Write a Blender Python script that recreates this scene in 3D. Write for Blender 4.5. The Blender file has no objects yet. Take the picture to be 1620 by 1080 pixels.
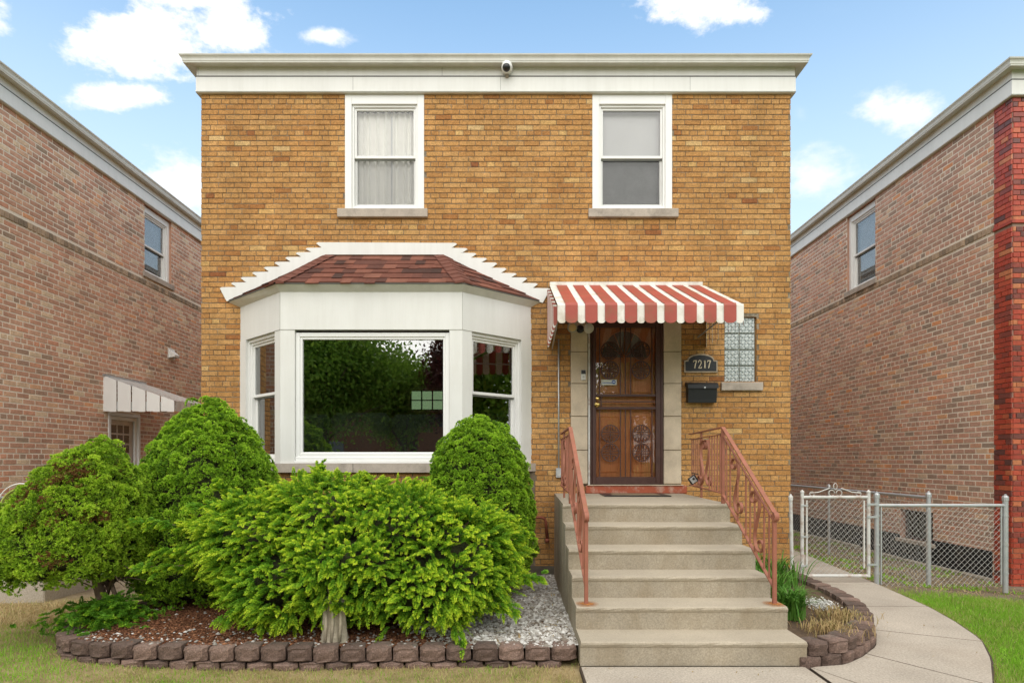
import bpy, math, random
import numpy as np
from mathutils import Vector, Matrix
random.seed(7); RG = np.random.default_rng(7)
R = math.radians; PI = math.pi
S = bpy.context.scene; C = S.collection

# ---------------------------------------------------------------- camera
EYE = 1.485; DW = 7.787; F = 950.0
cd = bpy.data.cameras.new('camera'); cam = bpy.data.objects.new('camera', cd); C.objects.link(cam)
cam.location = (0, -DW, EYE); cam.rotation_euler = (R(90), 0, 0)
cd.sensor_width = 36; cd.lens = 36*F/1620; cd.shift_y = 188/1620; cd.clip_end = 900
S.camera = cam
# ---------------------------------------------------------------- exposure
S.view_settings.view_transform = 'Standard'; S.view_settings.look = 'None'
S.view_settings.gamma = 1; S.view_settings.exposure = 0.75
# ---------------------------------------------------------------- sky
SUN_EL = 42; SUN_AZ = -4            # azimuth: degrees off the view axis, sun behind and left of the camera
W = bpy.data.worlds.new('World'); S.world = W; W.use_nodes = True
nt = W.node_tree; nt.nodes.clear(); N = nt.nodes; Lk = nt.links
def nn(t, **k):
    n = N.new(t)
    for a, b in k.items(): setattr(n, a, b)
    return n
def mth(op, a, b=None, c=None, cl=False):
    n = nn('ShaderNodeMath', operation=op); n.use_clamp = cl
    for i, v in enumerate((a, b, c)):
        if v is None: continue
        if isinstance(v, (int, float)): n.inputs[i].default_value = v
        else: Lk.new(v, n.inputs[i])
    return n.outputs[0]
sky = nn('ShaderNodeTexSky', sky_type='NISHITA', sun_disc=False)
sky.sun_elevation = R(SUN_EL); sky.sun_rotation = R(180+SUN_AZ); sky.air_density = 1.0; sky.dust_density = 0.6; sky.ozone_density = 1.6
bg = nn('ShaderNodeBackground'); out = nn('ShaderNodeOutputWorld')
tc = nn('ShaderNodeTexCoord'); sp = nn('ShaderNodeSeparateXYZ'); Lk.new(tc.outputs['Generated'], sp.inputs[0])
ay = mth('ADD', mth('ABSOLUTE', sp.outputs[1]), 0.02)
u = mth('DIVIDE', sp.outputs[0], ay); w = mth('DIVIDE', sp.outputs[2], ay)
nz = nn('ShaderNodeTexNoise'); nz.inputs['Scale'].default_value = 6.5; nz.inputs['Detail'].default_value = 9; nz.inputs['Roughness'].default_value = .6
mp = nn('ShaderNodeMapping'); mp.inputs['Scale'].default_value = (1, 1, 1.7)
Lk.new(tc.outputs['Generated'], mp.inputs[0]); Lk.new(mp.outputs[0], nz.inputs['Vector'])
nz2 = nn('ShaderNodeTexNoise'); nz2.inputs['Scale'].default_value = 24; nz2.inputs['Detail'].default_value = 8; nz2.inputs['Roughness'].default_value = .65; Lk.new(mp.outputs[0], nz2.inputs['Vector'])
nf = mth('ADD', mth('MULTIPLY', mth('SUBTRACT', nz.outputs[0], .5), 4.0), mth('MULTIPLY', mth('SUBTRACT', nz2.outputs[0], .5), 2.6))
tot = None
for (px, py, rx, ry, k) in [(250, 82, 98, 52, 1.15), (330, 10, 85, 26, 1.0), (385, 62, 80, 40, 1.1), (205, 168, 80, 21, 1.0), (520, 73, 60, 15, .75),
                            (-5, 42, 42, 34, .9), (1095, 22, 92, 42, 1.05), (1210, -2, 45, 14, .7), (1405, 190, 66, 34, .75), (1310, 35, 40, 16, .2),
                            (185, -5, 40, 12, .5), (285, 300, 110, 55, .75), (1290, 290, 70, 60, .6), (1255, 190, 14, 20, .4)]:
    cu, cw = (px-810)/F, (728-py)/F
    a = mth('DIVIDE', mth('SUBTRACT', u, cu), rx/F); b = mth('DIVIDE', mth('SUBTRACT', w, cw), ry/F)
    d = mth('SQRT', mth('ADD', mth('MULTIPLY', a, a), mth('MULTIPLY', b, b)))
    m = mth('MULTIPLY', mth('ADD', mth('MULTIPLY', mth('SUBTRACT', 1.15, d), 1.35), nf), k, cl=True)
    m = mth('MULTIPLY', m, min(k*1.25, 1))
    tot = m if tot is None else mth('MAXIMUM', tot, m)
sm = nn('ShaderNodeMapRange', interpolation_type='SMOOTHSTEP'); Lk.new(tot, sm.inputs[0])
hz = nn('ShaderNodeMapRange', interpolation_type='SMOOTHSTEP'); Lk.new(sp.outputs[2], hz.inputs[0])
hz.inputs[1].default_value = .74; hz.inputs[2].default_value = .12; hz.inputs[3].default_value = 0.0; hz.inputs[4].default_value = .9
tint = nn('ShaderNodeMix', data_type='RGBA', blend_type='MULTIPLY'); tint.inputs[0].default_value = 1
Lk.new(sky.outputs[0], tint.inputs[6]); tint.inputs[7].default_value = (1.12, 1.33, 1.27, 1)
m1 = nn('ShaderNodeMix', data_type='RGBA'); Lk.new(hz.outputs[0], m1.inputs[0]); Lk.new(tint.outputs[2], m1.inputs[6]); m1.inputs[7].default_value = (3.5, 4.05, 4.4, 1)
m2 = nn('ShaderNodeMix', data_type='RGBA'); Lk.new(sm.outputs[0], m2.inputs[0]); Lk.new(m1.outputs[2], m2.inputs[6]); m2.inputs[7].default_value = (4.7, 4.75, 4.85, 1)
ov = nn('ShaderNodeMapRange', interpolation_type='SMOOTHSTEP'); Lk.new(sp.outputs[2], ov.inputs[0]); ov.inputs[1].default_value = .63; ov.inputs[2].default_value = .84
bh = nn('ShaderNodeMapRange', interpolation_type='SMOOTHSTEP'); Lk.new(sp.outputs[1], bh.inputs[0]); bh.inputs[1].default_value = .25; bh.inputs[2].default_value = -.25
m3 = nn('ShaderNodeMix', data_type='RGBA'); Lk.new(mth('MULTIPLY', bh.outputs[0], .8), m3.inputs[0]); Lk.new(m2.outputs[2], m3.inputs[6]); m3.inputs[7].default_value = (4.9, 4.85, 4.7, 1)   # unseen cloud sheet behind the camera, added to whiten the light
m4 = nn('ShaderNodeMix', data_type='RGBA'); Lk.new(mth('MULTIPLY', ov.outputs[0], .9), m4.inputs[0]); Lk.new(m3.outputs[2], m4.inputs[6]); m4.inputs[7].default_value = (6.6, 6.45, 6.15, 1)    # unseen bright cloud sheet overhead, added to lift the side walls
Lk.new(m4.outputs[2], bg.inputs[0]); bg.inputs[1].default_value = 0.15
Lk.new(bg.outputs[0], out.inputs[0])
# ---------------------------------------------------------------- sun (soft, thin cloud)
sd = bpy.data.lights.new('sun', 'SUN'); so = bpy.data.objects.new('sun', sd); C.objects.link(so)
sd.energy = 1.5; sd.angle = R(80); sd.color = (1, .945, .88)
dv = Vector((math.sin(R(SUN_AZ))*math.cos(R(SUN_EL)), -math.cos(R(SUN_AZ))*math.cos(R(SUN_EL)), math.sin(R(SUN_EL))))
so.rotation_euler = dv.to_track_quat('Z', 'Y').to_euler(); so.location = (-8, -20, 25)

# ================================================================ helpers
def wx(px, s=122.0): return (px-810)/s
def wz(py, s=122.0): return EYE+(728-py)/s
def sc(y): return F/(DW+y)
def gp(px, py, z=0.0):
    s = (py-728)/(EYE-z); return ((px-810)/s, F/s-DW)

def tag(o, label=None, cat=None, group=None, kind=None):
    if label: o['label'] = label
    if cat: o['category'] = cat
    if group: o['group'] = group
    if kind: o['kind'] = kind
    return o
def empty(name, loc, label=None, cat=None, group=None):
    o = bpy.data.objects.new(name, None); C.objects.link(o); o.location = loc; o.empty_display_size = .2
    return tag(o, label, cat, group)
def origin_of(o):
    v = Vector((0, 0, 0))
    while o is not None: v += o.location; o = o.parent
    return v
def finish(name, me, mat, parent, origin, smooth):
    o = bpy.data.objects.new(name, me); C.objects.link(o)
    for m in (mat if isinstance(mat, (list, tuple)) else [mat]): me.materials.append(m)
    if parent is not None:
        off = origin_of(parent); o.parent = parent
    else:
        off = Vector(origin); o.location = off
    if off.length > 0: me.transform(Matrix.Translation(-off))
    me.polygons.foreach_set('use_smooth', [bool(smooth)]*len(me.polygons))
    me.update(); return o
def copy_tree(o, parent=None):
    c = o.copy(); C.objects.link(c); c.parent = parent
    for ch in list(o.children): copy_tree(ch, c)
    return c

class MB:
    def __init__(s): s.v = []; s.f = []; s.mi = []; s.m = 0
    def add(s, vs, fs):
        n = len(s.v); s.v += [tuple(p) for p in vs]; s.f += [tuple(i+n for i in f) for f in fs]; s.mi += [s.m]*len(fs); return s
    def box(s, x0, x1, y0, y1, z0, z1, ch=0):
        if x0 > x1: x0, x1 = x1, x0
        if y0 > y1: y0, y1 = y1, y0
        if z0 > z1: z0, z1 = z1, z0
        return s.fbox(ID, x0, x1, y0, y1, z0, z1, ch)
    def fbox(s, fr, a0, a1, b0, b1, c0, c1, ch=0):
        if ch <= 0:
            p = [fr(a, b, c) for c in (c0, c1) for b in (b0, b1) for a in (a0, a1)]
            return s.add(p, [(0, 2, 3, 1), (4, 5, 7, 6), (0, 1, 5, 4), (2, 6, 7, 3), (0, 4, 6, 2), (1, 3, 7, 5)])
        A = [a0, a0+ch, a1-ch, a1]; B = [b0, b0+ch, b1-ch, b1]; Cc = [c0, c0+ch, c1-ch, c1]
        vs = []; ix = {}
        def g(i, j, k):
            if (i, j, k) not in ix: ix[(i, j, k)] = len(vs); vs.append(fr(A[i], B[j], Cc[k]))
            return ix[(i, j, k)]
        fs = []
        for e in (0, 3):
            fs.append([g(e, 1, 1), g(e, 2, 1), g(e, 2, 2), g(e, 1, 2)]); fs.append([g(1, e, 1), g(2, e, 1), g(2, e, 2), g(1, e, 2)])
            fs.append([g(1, 1, e), g(2, 1, e), g(2, 2, e), g(1, 2, e)])
        m = {0: 1, 3: 2}
        for p in (0, 3):
            for q in (0, 3):
                fs.append([g(1, p, m[q]), g(2, p, m[q]), g(2, m[p], q), g(1, m[p], q)])
                fs.append([g(p, 1, m[q]), g(p, 2, m[q]), g(m[p], 2, q), g(m[p], 1, q)])
                fs.append([g(p, m[q], 1), g(p, m[q], 2), g(m[p], q, 2), g(m[p], q, 1)])
                for r in (0, 3): fs.append([g(p, m[q], m[r]), g(m[p], q, m[r]), g(m[p], m[q], r)])
        return s.add(vs, fs)
    def tube(s, pts, r, n=6, cap=True):
        pts = [Vector(p) for p in pts]; m = len(pts); rr = r if isinstance(r, (list, tuple)) else [r]*m
        vs = []; prev = None
        for i, p in enumerate(pts):
            t = (pts[min(i+1, m-1)]-pts[max(i-1, 0)]).normalized()
            if prev is None:
                a = Vector((0, 0, 1)) if abs(t.z) < .9 else Vector((1, 0, 0)); prev = a
            q = (prev-t*prev.dot(t))
            q = q.normalized() if q.length > 1e-5 else t.orthogonal().normalized()
            prev = q; b = t.cross(q)
            for k in range(n):
                an = 2*PI*k/n; vs.append(p+(q*math.cos(an)+b*math.sin(an))*rr[i])
        fs = [(i*n+k, i*n+(k+1) % n, (i+1)*n+(k+1) % n, (i+1)*n+k) for i in range(m-1) for k in range(n)]
        if cap: fs += [tuple(range(n))[::-1], tuple(range((m-1)*n, m*n))]
        return s.add(vs, fs)
    def ribbon(s, pts, side, wd, th):
        pts = [Vector(p) for p in pts]; side = Vector(side).normalized(); vs = []; m = len(pts)
        for i, p in enumerate(pts):
            t = (pts[min(i+1, m-1)]-pts[max(i-1, 0)]).normalized(); q = t.cross(side).normalized()
            for a, b in ((-1, -1), (1, -1), (1, 1), (-1, 1)): vs.append(p+side*a*wd/2+q*b*th/2)
        fs = [(i*4+k, i*4+(k+1) % 4, i*4+4+(k+1) % 4, i*4+4+k) for i in range(m-1) for k in range(4)]
        return s.add(vs, fs+[(3, 2, 1, 0), (m*4-4, m*4-3, m*4-2, m*4-1)])
    def prism(s, poly, fr, c0, c1):
        n = len(poly); vs = [fr(a, b, c0) for a, b in poly]+[fr(a, b, c1) for a, b in poly]
        return s.add(vs, [tuple(range(n))[::-1], tuple(range(n, 2*n))]+[(i, (i+1) % n, n+(i+1) % n, n+i) for i in range(n)])
    def strip(s, prof, path, closed=False):
        # sweep a profile [(out,z)] along plan path [(x,y,nx,ny)] : point = (x+nx*out, y+ny*out, z)
        m = len(prof); vs = [(x+nx*o, y+ny*o, z) for (x, y, nx, ny) in path for (o, z) in prof]
        fs = [(i*m+k, i*m+k+1, (i+1)*m+k+1, (i+1)*m+k) for i in range(len(path)-1) for k in range(m-1)]
        return s.add(vs, fs)
    def lathe(s, prof, loc, axis='Z', n=20):
        vs = []
        for (r, h) in prof:
            for k in range(n):
                a = 2*PI*k/n; c, d = r*math.cos(a), r*math.sin(a)
                p = (c, d, h) if axis == 'Z' else ((c, -h, d) if axis == 'Y' else (h, c, d))
                vs.append((p[0]+loc[0], p[1]+loc[1], p[2]+loc[2]))
        m = len(prof)
        fs = [(i*n+k, i*n+(k+1) % n, (i+1)*n+(k+1) % n, (i+1)*n+k) for i in range(m-1) for k in range(n)]
        return s.add(vs, fs+[tuple(range(n))[::-1], tuple(range((m-1)*n, m*n))])
    def build(s, name, mat, parent=None, origin=(0, 0, 0), smooth=False, fixn=True):
        me = bpy.data.meshes.new(name); me.from_pydata(s.v, [], s.f)
        o = finish(name, me, mat, parent, origin, smooth)
        if isinstance(mat, (list, tuple)): me.polygons.foreach_set('material_index', s.mi)
        if fixn:
            import bmesh
            bm = bmesh.new(); bm.from_mesh(me); bmesh.ops.recalc_face_normals(bm, faces=bm.faces); bm.to_mesh(me); bm.free()
        return o
def ID(a, b, c): return (a, b, c)
def frame(O, ud, nd):
    O = Vector(O); ud = Vector(ud).normalized(); nd = Vector(nd).normalized()
    return lambda a, b, c: tuple(O+ud*a+nd*b+Vector((0, 0, c)))     # a along, b outward, c up
def arr_mesh(name, V, Q, mat, parent=None, origin=(0, 0, 0), tint=None, smooth=False):
    me = bpy.data.meshes.new(name); n = len(V); V = np.asarray(V, dtype=np.float32); Q = np.asarray(Q, dtype=np.int32); k = Q.shape[1]
    me.vertices.add(n); me.vertices.foreach_set('co', V.ravel())
    me.loops.add(Q.size); me.loops.foreach_set('vertex_index', Q.ravel())
    me.polygons.add(len(Q)); me.polygons.foreach_set('loop_start', np.arange(0, Q.size, k, dtype=np.int32))
    if hasattr(me.polygons[0], 'loop_total'):
        try: me.polygons.foreach_set('loop_total', np.full(len(Q), k, dtype=np.int32))
        except Exception: pass
    me.update(calc_edges=True)
    if tint is not None:
        a = me.attributes.new('tint', 'FLOAT', 'POINT'); a.data.foreach_set('value', np.asarray(tint, dtype=np.float32))
    return finish(name, me, mat, parent, origin, smooth)

# ---------------------------------------------------------------- materials
def newmat(name):
    m = bpy.data.materials.new(name); m.use_nodes = True; t = m.node_tree; t.nodes.clear()
    o = t.nodes.new('ShaderNodeOutputMaterial'); return m, t, o
def noise(t, vec, scale, detail=4, rough=.55):
    n = t.nodes.new('ShaderNodeTexNoise'); n.inputs['Scale'].default_value = scale; n.inputs['Detail'].default_value = detail; n.inputs['Roughness'].default_value = rough
    if vec is not None: t.links.new(vec, n.inputs['Vector'])
    return n.outputs[0]
def ramp(t, fac, stops, interp='LINEAR'):
    r = t.nodes.new('ShaderNodeValToRGB'); r.color_ramp.interpolation = interp; e = r.color_ramp.elements
    while len(e) > 1: e.remove(e[-1])
    e[0].position = stops[0][0]; c = stops[0][1]; e[0].color = (*c, 1) if len(c) == 3 else c
    for p, c in stops[1:]:
        x = e.new(p); x.color = (*c, 1) if len(c) == 3 else c
    if fac is not None: t.links.new(fac, r.inputs[0])
    return r.outputs[0]
def mix(t, fac, a, b, mode='MIX'):
    n = t.nodes.new('ShaderNodeMix'); n.data_type = 'RGBA'; n.blend_type = mode
    for i, v in ((0, fac), (6, a), (7, b)):
        if isinstance(v, (int, float)): n.inputs[i].default_value = v
        elif isinstance(v, tuple): n.inputs[i].default_value = (*v, 1) if len(v) == 3 else v
        else: t.links.new(v, n.inputs[i])
    return n.outputs[2]
def mathn(t, op, a, b, clamp=False):
    n = t.nodes.new('ShaderNodeMath'); n.operation = op; n.use_clamp = clamp
    for i, v in ((0, a), (1, b)):
        if isinstance(v, (int, float)): n.inputs[i].default_value = v
        else: t.links.new(v, n.inputs[i])
    return n.outputs[0]
def coord(t): return t.nodes.new('ShaderNodeTexCoord').outputs['Object']
def gray(v): return (v, v, v)
def princ(t, o, col, rough=.6, metal=0, spec=.5, bump=None, bstr=.3, bdist=.002):
    p = t.nodes.new('ShaderNodeBsdfPrincipled')
    if isinstance(col, tuple): p.inputs['Base Color'].default_value = (*col, 1)
    else: t.links.new(col, p.inputs['Base Color'])
    if isinstance(rough, (int, float)): p.inputs['Roughness'].default_value = rough
    else: t.links.new(rough, p.inputs['Roughness'])
    p.inputs['Metallic'].default_value = metal; p.inputs['Specular IOR Level'].default_value = spec
    if bump is not None:
        b = t.nodes.new('ShaderNodeBump'); b.inputs['Strength'].default_value = bstr; b.inputs['Distance'].default_value = bdist
        t.links.new(bump, b.inputs['Height']); t.links.new(b.outputs[0], p.inputs['Normal'])
    t.links.new(p.outputs[0], o.inputs[0]); return p
def MAT(name, col, rough=.6, var=.12, scale=5, streak=0, metal=0, spec=.4, bstr=.0, bscale=80, bdist=.002, dirt=None, dirtscale=2.5, dirtamt=.5, objrand=0, fine=0, finescale=120):
    m, t, o = newmat(name); v = coord(t)
    c = mix(t, 1.0, col, ramp(t, noise(t, v, scale), [(.3, gray(1-var)), (.7, gray(1+var))]), 'MULTIPLY')
    if fine: c = mix(t, 1.0, c, ramp(t, noise(t, v, finescale, 3, .7), [(.3, gray(1-fine)), (.7, gray(1+fine))]), 'MULTIPLY')
    if streak:
        ms_ = t.nodes.new('ShaderNodeMapping'); ms_.inputs['Scale'].default_value = (9, 9, .7); t.links.new(v, ms_.inputs[0])
        c = mix(t, 1.0, c, ramp(t, noise(t, ms_.outputs[0], 1.0, 6, .7), [(.36, (1-streak, 1-streak*1.05, 1-streak*1.2)), (.58, gray(1.0))]), 'MULTIPLY')
    if dirt:
        f = ramp(t, noise(t, v, dirtscale, 7, .65), [(.5, gray(0)), (.72, gray(dirtamt))]); c = mix(t, f, c, dirt)
    if objrand:
        oi = t.nodes.new('ShaderNodeObjectInfo'); c = mix(t, 1.0, c, ramp(t, oi.outputs['Random'], [(0, gray(1-objrand)), (1, gray(1+objrand))]), 'MULTIPLY')
    b = noise(t, v, bscale, 5, .65) if bstr else None
    princ(t, o, c, rough, metal, spec, b, bstr, bdist); return m
def BRICK(name, stops, rough=.85, spec=.3, fine=.18, fs=160, bstr=.6, stain=.12, streak=False):
    m, t, o = newmat(name); v = coord(t)
    g = t.nodes.new('ShaderNodeNewGeometry'); c = ramp(t, g.outputs['Random Per Island'], stops)
    c = mix(t, 1.0, c, ramp(t, noise(t, v, fs, 4, .75), [(.32, gray(1-fine)), (.68, gray(1+fine))]), 'MULTIPLY')
    c = mix(t, 1.0, c, ramp(t, noise(t, v, 1.3, 5, .6), [(.3, gray(1-stain)), (.7, gray(1+stain))]), 'MULTIPLY')
    c = mix(t, 1.0, c, ramp(t, noise(t, v, 22, 3, .6), [(.3, gray(.86)), (.7, gray(1.12))]), 'MULTIPLY')
    sk_ = .93 if 'common' in name else .82
    ms_ = t.nodes.new('ShaderNodeMapping'); ms_.inputs['Scale'].default_value = (3.5, 3.5, .45); t.links.new(v, ms_.inputs[0])
    c = mix(t, 1.0, c, ramp(t, noise(t, ms_.outputs[0], 1.0, 6, .65), [(.32, gray(sk_)), (.55, gray(1.04))]), 'MULTIPLY')     # rain streaks and soot
    princ(t, o, c, rough, 0, spec, noise(t, v, fs*.8, 5, .7), bstr, .0025); return m
def LEAF(name, stops, transl=.3, rough=.55):
    m, t, o = newmat(name); a = t.nodes.new('ShaderNodeAttribute'); a.attribute_name = 'tint'
    c = ramp(t, a.outputs['Fac'], stops)
    p = t.nodes.new('ShaderNodeBsdfPrincipled'); t.links.new(c, p.inputs['Base Color']); p.inputs['Roughness'].default_value = rough; p.inputs['Specular IOR Level'].default_value = .25
    tr = t.nodes.new('ShaderNodeBsdfTranslucent'); t.links.new(c, tr.inputs[0])
    ms = t.nodes.new('ShaderNodeMixShader'); ms.inputs[0].default_value = transl
    t.links.new(p.outputs[0], ms.inputs[1]); t.links.new(tr.outputs[0], ms.inputs[2]); t.links.new(ms.outputs[0], o.inputs[0]); return m
def GLASS(name, base=.06, mult=2.2, tintc=(.96, .97, .965), rough=.0, wav=.0):
    m, t, o = newmat(name)
    fr = t.nodes.new('ShaderNodeFresnel'); fr.inputs[0].default_value = 1.5
    f = mathn(t, 'ADD', mathn(t, 'MULTIPLY', fr.outputs[0], mult), base, True)
    tr = t.nodes.new('ShaderNodeBsdfTransparent'); tr.inputs[0].default_value = (*tintc, 1)
    gl = t.nodes.new('ShaderNodeBsdfGlossy'); gl.inputs['Roughness'].default_value = rough
    if wav:
        b = t.nodes.new('ShaderNodeBump'); b.inputs['Strength'].default_value = wav; b.inputs['Distance'].default_value = .01
        t.links.new(noise(t, coord(t), 1.6, 2, .5), b.inputs['Height']); t.links.new(b.outputs[0], gl.inputs['Normal'])
    ms = t.nodes.new('ShaderNodeMixShader'); t.links.new(f, ms.inputs[0]); t.links.new(tr.outputs[0], ms.inputs[1]); t.links.new(gl.outputs[0], ms.inputs[2])
    t.links.new(ms.outputs[0], o.inputs[0]); return m
def EMIT(name, col, s):
    m, t, o = newmat(name); e = t.nodes.new('ShaderNodeEmission'); e.inputs[0].default_value = (*col, 1); e.inputs[1].default_value = s
    t.links.new(e.outputs[0], o.inputs[0]); return m

m_brick = BRICK('golden_brick', [(0, (.24, .085, .03)), (.015, (.33, .14, .042)), (.05, (.39, .19, .06)), (.35, (.43, .22, .072)), (.65, (.455, .24, .08)), (.95, (.485, .27, .10)), (.985, (.53, .32, .115)), (1, (.55, .37, .17))], fine=.45, fs=75)
m_mortar = MAT('grey_tan_mortar', (.19, .15, .10), .95, .3, 3, fine=.2, bstr=.5, dirt=(.46, .41, .33), dirtscale=9, dirtamt=.75)
m_common = BRICK('common_brick', [(0, (.33, .24, .17)), (.06, (.39, .25, .18)), (.15, (.46, .26, .18)), (.4, (.52, .285, .195)), (.6, (.56, .33, .23)), (.75, (.57, .28, .18)), (.86, (.62, .44, .30)), (.94, (.64, .49, .34)), (1, (.66, .32, .17))], fine=.22, fs=60, stain=.12)
m_common_r = BRICK('common_brick_dull', [(0, (.31, .235, .18)), (.08, (.37, .25, .19)), (.2, (.43, .26, .19)), (.45, (.50, .285, .21)), (.65, (.53, .32, .24)), (.8, (.55, .27, .175)), (.9, (.57, .41, .29)), (.96, (.62, .34, .19)), (1, (.66, .29, .14))], fine=.22, fs=60, stain=.12)
m_cmortar = MAT('pale_mortar', (.76, .68, .57), .95, .08, 2, fine=.15, bstr=.5, dirt=(.62, .54, .44), dirtscale=1.2, dirtamt=.4)
m_red = BRICK('red_face_brick', [(0, (.11, .045, .04)), (.12, (.20, .055, .042)), (.3, (.34, .052, .03)), (.6, (.42, .058, .03)), (.85, (.46, .08, .038)), (1, (.52, .19, .08))], rough=.45, spec=.5, fine=.2, fs=50, bstr=.4)
m_rmortar = MAT('grey_mortar', (.33, .22, .17), .95, .15, 3)
m_white = MAT('white_painted_metal', (.74, .74, .71), .42, .035, 1.4, streak=.055, spec=.45, dirt=(.6, .58, .52), dirtscale=1.7, dirtamt=.18)
m_vinyl = MAT('white_vinyl', (.80, .80, .78), .35, .03, 2, spec=.45)
m_gutter = MAT('white_gutter_metal', (.68, .68, .63), .4, .06, 1.2, streak=.07, dirt=(.45, .44, .38), dirtscale=3, dirtamt=.3)
m_seam = MAT('dark_seam', (.10, .10, .09), .8)
m_stone = MAT('limestone', (.57, .475, .355), .85, .14, 4, fine=.12, bstr=.4, bscale=60, dirt=(.26, .20, .13), dirtscale=1.7, dirtamt=.55)
m_sill = MAT('weathered_stone_sill', (.44, .38, .32), .9, .12, 5, fine=.15, bstr=.4, dirt=(.16, .14, .12), dirtscale=4, dirtamt=.7)
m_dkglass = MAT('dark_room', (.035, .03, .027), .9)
m_glass = GLASS('window_glass', .01, .8, tintc=(.985, .985, .98), wav=.03)
m_bayglass = GLASS('bay_window_glass', .20, 1.4, tintc=(.88, .9, .89), wav=.05)
m_sash_shadow = MAT('grey_sash_shadow', (.20, .21, .19), .7)
m_screen = MAT('insect_screen_grey', (.16, .165, .165), .7, .08, 6, fine=.15, finescale=300)
m_curtain = MAT('sheer_white_curtain', (.92, .91, .86), .9, .04, 6)
m_blind = MAT('pale_grey_shade', (.60, .60, .605), .8, .03)

def concrete():
    m, t, o = newmat('aged_concrete'); v = coord(t)
    c = mix(t, 1.0, (.365, .315, .238), ramp(t, noise(t, v, 2.2, 5, .6), [(.3, gray(.84)), (.7, gray(1.13))]), 'MULTIPLY')
    c = mix(t, 1.0, c, ramp(t, noise(t, v, 80, 5, .85), [(.3, gray(.62)), (.7, gray(1.32))]), 'MULTIPLY')
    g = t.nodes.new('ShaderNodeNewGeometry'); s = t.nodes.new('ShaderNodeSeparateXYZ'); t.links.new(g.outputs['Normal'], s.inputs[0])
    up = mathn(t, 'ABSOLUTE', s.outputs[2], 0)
    mpn = t.nodes.new('ShaderNodeMapping'); mpn.inputs['Scale'].default_value = (4, 4, 2.4); t.links.new(v, mpn.inputs[0])
    d = ramp(t, noise(t, mpn.outputs[0], .9, 6, .7), [(.44, gray(0)), (.72, gray(.5))])
    vert = mathn(t, 'SUBTRACT', 1.0, up, True)
    c = mix(t, mathn(t, 'MULTIPLY', d, vert), c, (.22, .16, .085))       # blotchy darker brown on the vertical faces
    c = mix(t, mathn(t, 'MULTIPLY', up, .35), c, (.50, .435, .34))         # horizontal faces mixed paler
    vo = t.nodes.new('ShaderNodeTexVoronoi'); vo.inputs['Scale'].default_value = 75; t.links.new(v, vo.inputs['Vector'])
    c = mix(t, ramp(t, vo.outputs['Distance'], [(.0, gray(.5)), (.11, gray(0))]), c, (.58, .54, .47))
    princ(t, o, c, .9, 0, .25, noise(t, v, 130, 5, .75), .55, .003); return m
m_conc = concrete()
m_path = MAT('path_concrete', (.41, .36, .295), .92, .13, 1.6, fine=.3, finescale=70, bstr=.35, bscale=150, dirt=(.27, .215, .16), dirtscale=1.1, dirtamt=.38)
def rustmat():
    m, t, o = newmat('rust_stain'); v = coord(t)
    p = t.nodes.new('ShaderNodeBsdfDiffuse'); p.inputs[0].default_value = (.40, .17, .06, 1); tr = t.nodes.new('ShaderNodeBsdfTransparent'); ms = t.nodes.new('ShaderNodeMixShader')
    gr = t.nodes.new('ShaderNodeVectorMath'); gr.operation = 'LENGTH'; mpn = t.nodes.new('ShaderNodeMapping'); mpn.inputs['Scale'].default_value = (13, 13, 7.5); t.links.new(v, mpn.inputs[0]); t.links.new(mpn.outputs[0], gr.inputs[0])
    f = mathn(t, 'SUBTRACT', 1.35, gr.outputs['Value'], True); f = mathn(t, 'MULTIPLY', f, mathn(t, 'MULTIPLY', noise(t, v, 30, 5, .7), 1.7), True)
    t.links.new(f, ms.inputs[0]); t.links.new(tr.outputs[0], ms.inputs[1]); t.links.new(p.outputs[0], ms.inputs[2]); t.links.new(ms.outputs[0], o.inputs[0]); return m
m_rust = rustmat()
m_redpaint = MAT('red_painted_concrete', (.36, .085, .04), .7, .12, 6, fine=.1, dirt=(.55, .45, .36), dirtscale=7, dirtamt=.9, bstr=.3)
m_awred = MAT('red_painted_aluminium', (.36, .072, .05), .55, .12, 4, dirt=(.24, .11, .055), dirtscale=5, dirtamt=.8)
m_awwhite = MAT('white_painted_aluminium', (.76, .74, .68), .5, .05, 4, dirt=(.40, .33, .23), dirtscale=5, dirtamt=.7)
m_rail = MAT('faded_red_oxide_railing', (.31, .115, .072), .62, .15, 9, dirt=(.27, .115, .05), dirtscale=12, dirtamt=.85, bstr=.3, bscale=90)
m_doorfr = MAT('brown_security_door_paint', (.062, .027, .021), .42, .12, 4, dirt=(.13, .075, .06), dirtscale=6, dirtamt=.4)
def wood():
    m, t, o = newmat('varnished_oak_door'); v = coord(t)
    mpn = t.nodes.new('ShaderNodeMapping'); mpn.inputs['Scale'].default_value = (14, 14, 1.1); t.links.new(v, mpn.inputs[0])
    c = ramp(t, noise(t, mpn.outputs[0], 3, 5, .6), [(.3, (.47, .165, .05)), (.7, (.68, .28, .095))])
    princ(t, o, c, .3, 0, .5); return m
m_wood = wood()
m_brass = MAT('polished_brass', (.85, .62, .22), .18, .05, metal=1)
m_black = MAT('black_plastic', (.012, .012, .013), .35, .1, spec=.5)
m_blacksatin = MAT('black_powder_coat', (.014, .015, .017), .45, .2, 30)
m_bronze = MAT('bronze_border', (.30, .24, .17), .4, .15, 30, metal=.6)
m_gold = MAT('pale_gold_numerals', (.72, .62, .44), .4, .05)
m_galv = MAT('galvanised_steel', (.50, .52, .53), .42, .12, 14, metal=.55, dirt=(.30, .24, .18), dirtscale=14, dirtamt=.35)
m_whpipe = MAT('white_painted_pipe', (.58, .58, .55), .5, .08, 10, dirt=(.28, .13, .06), dirtscale=9, dirtamt=.75)
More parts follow.
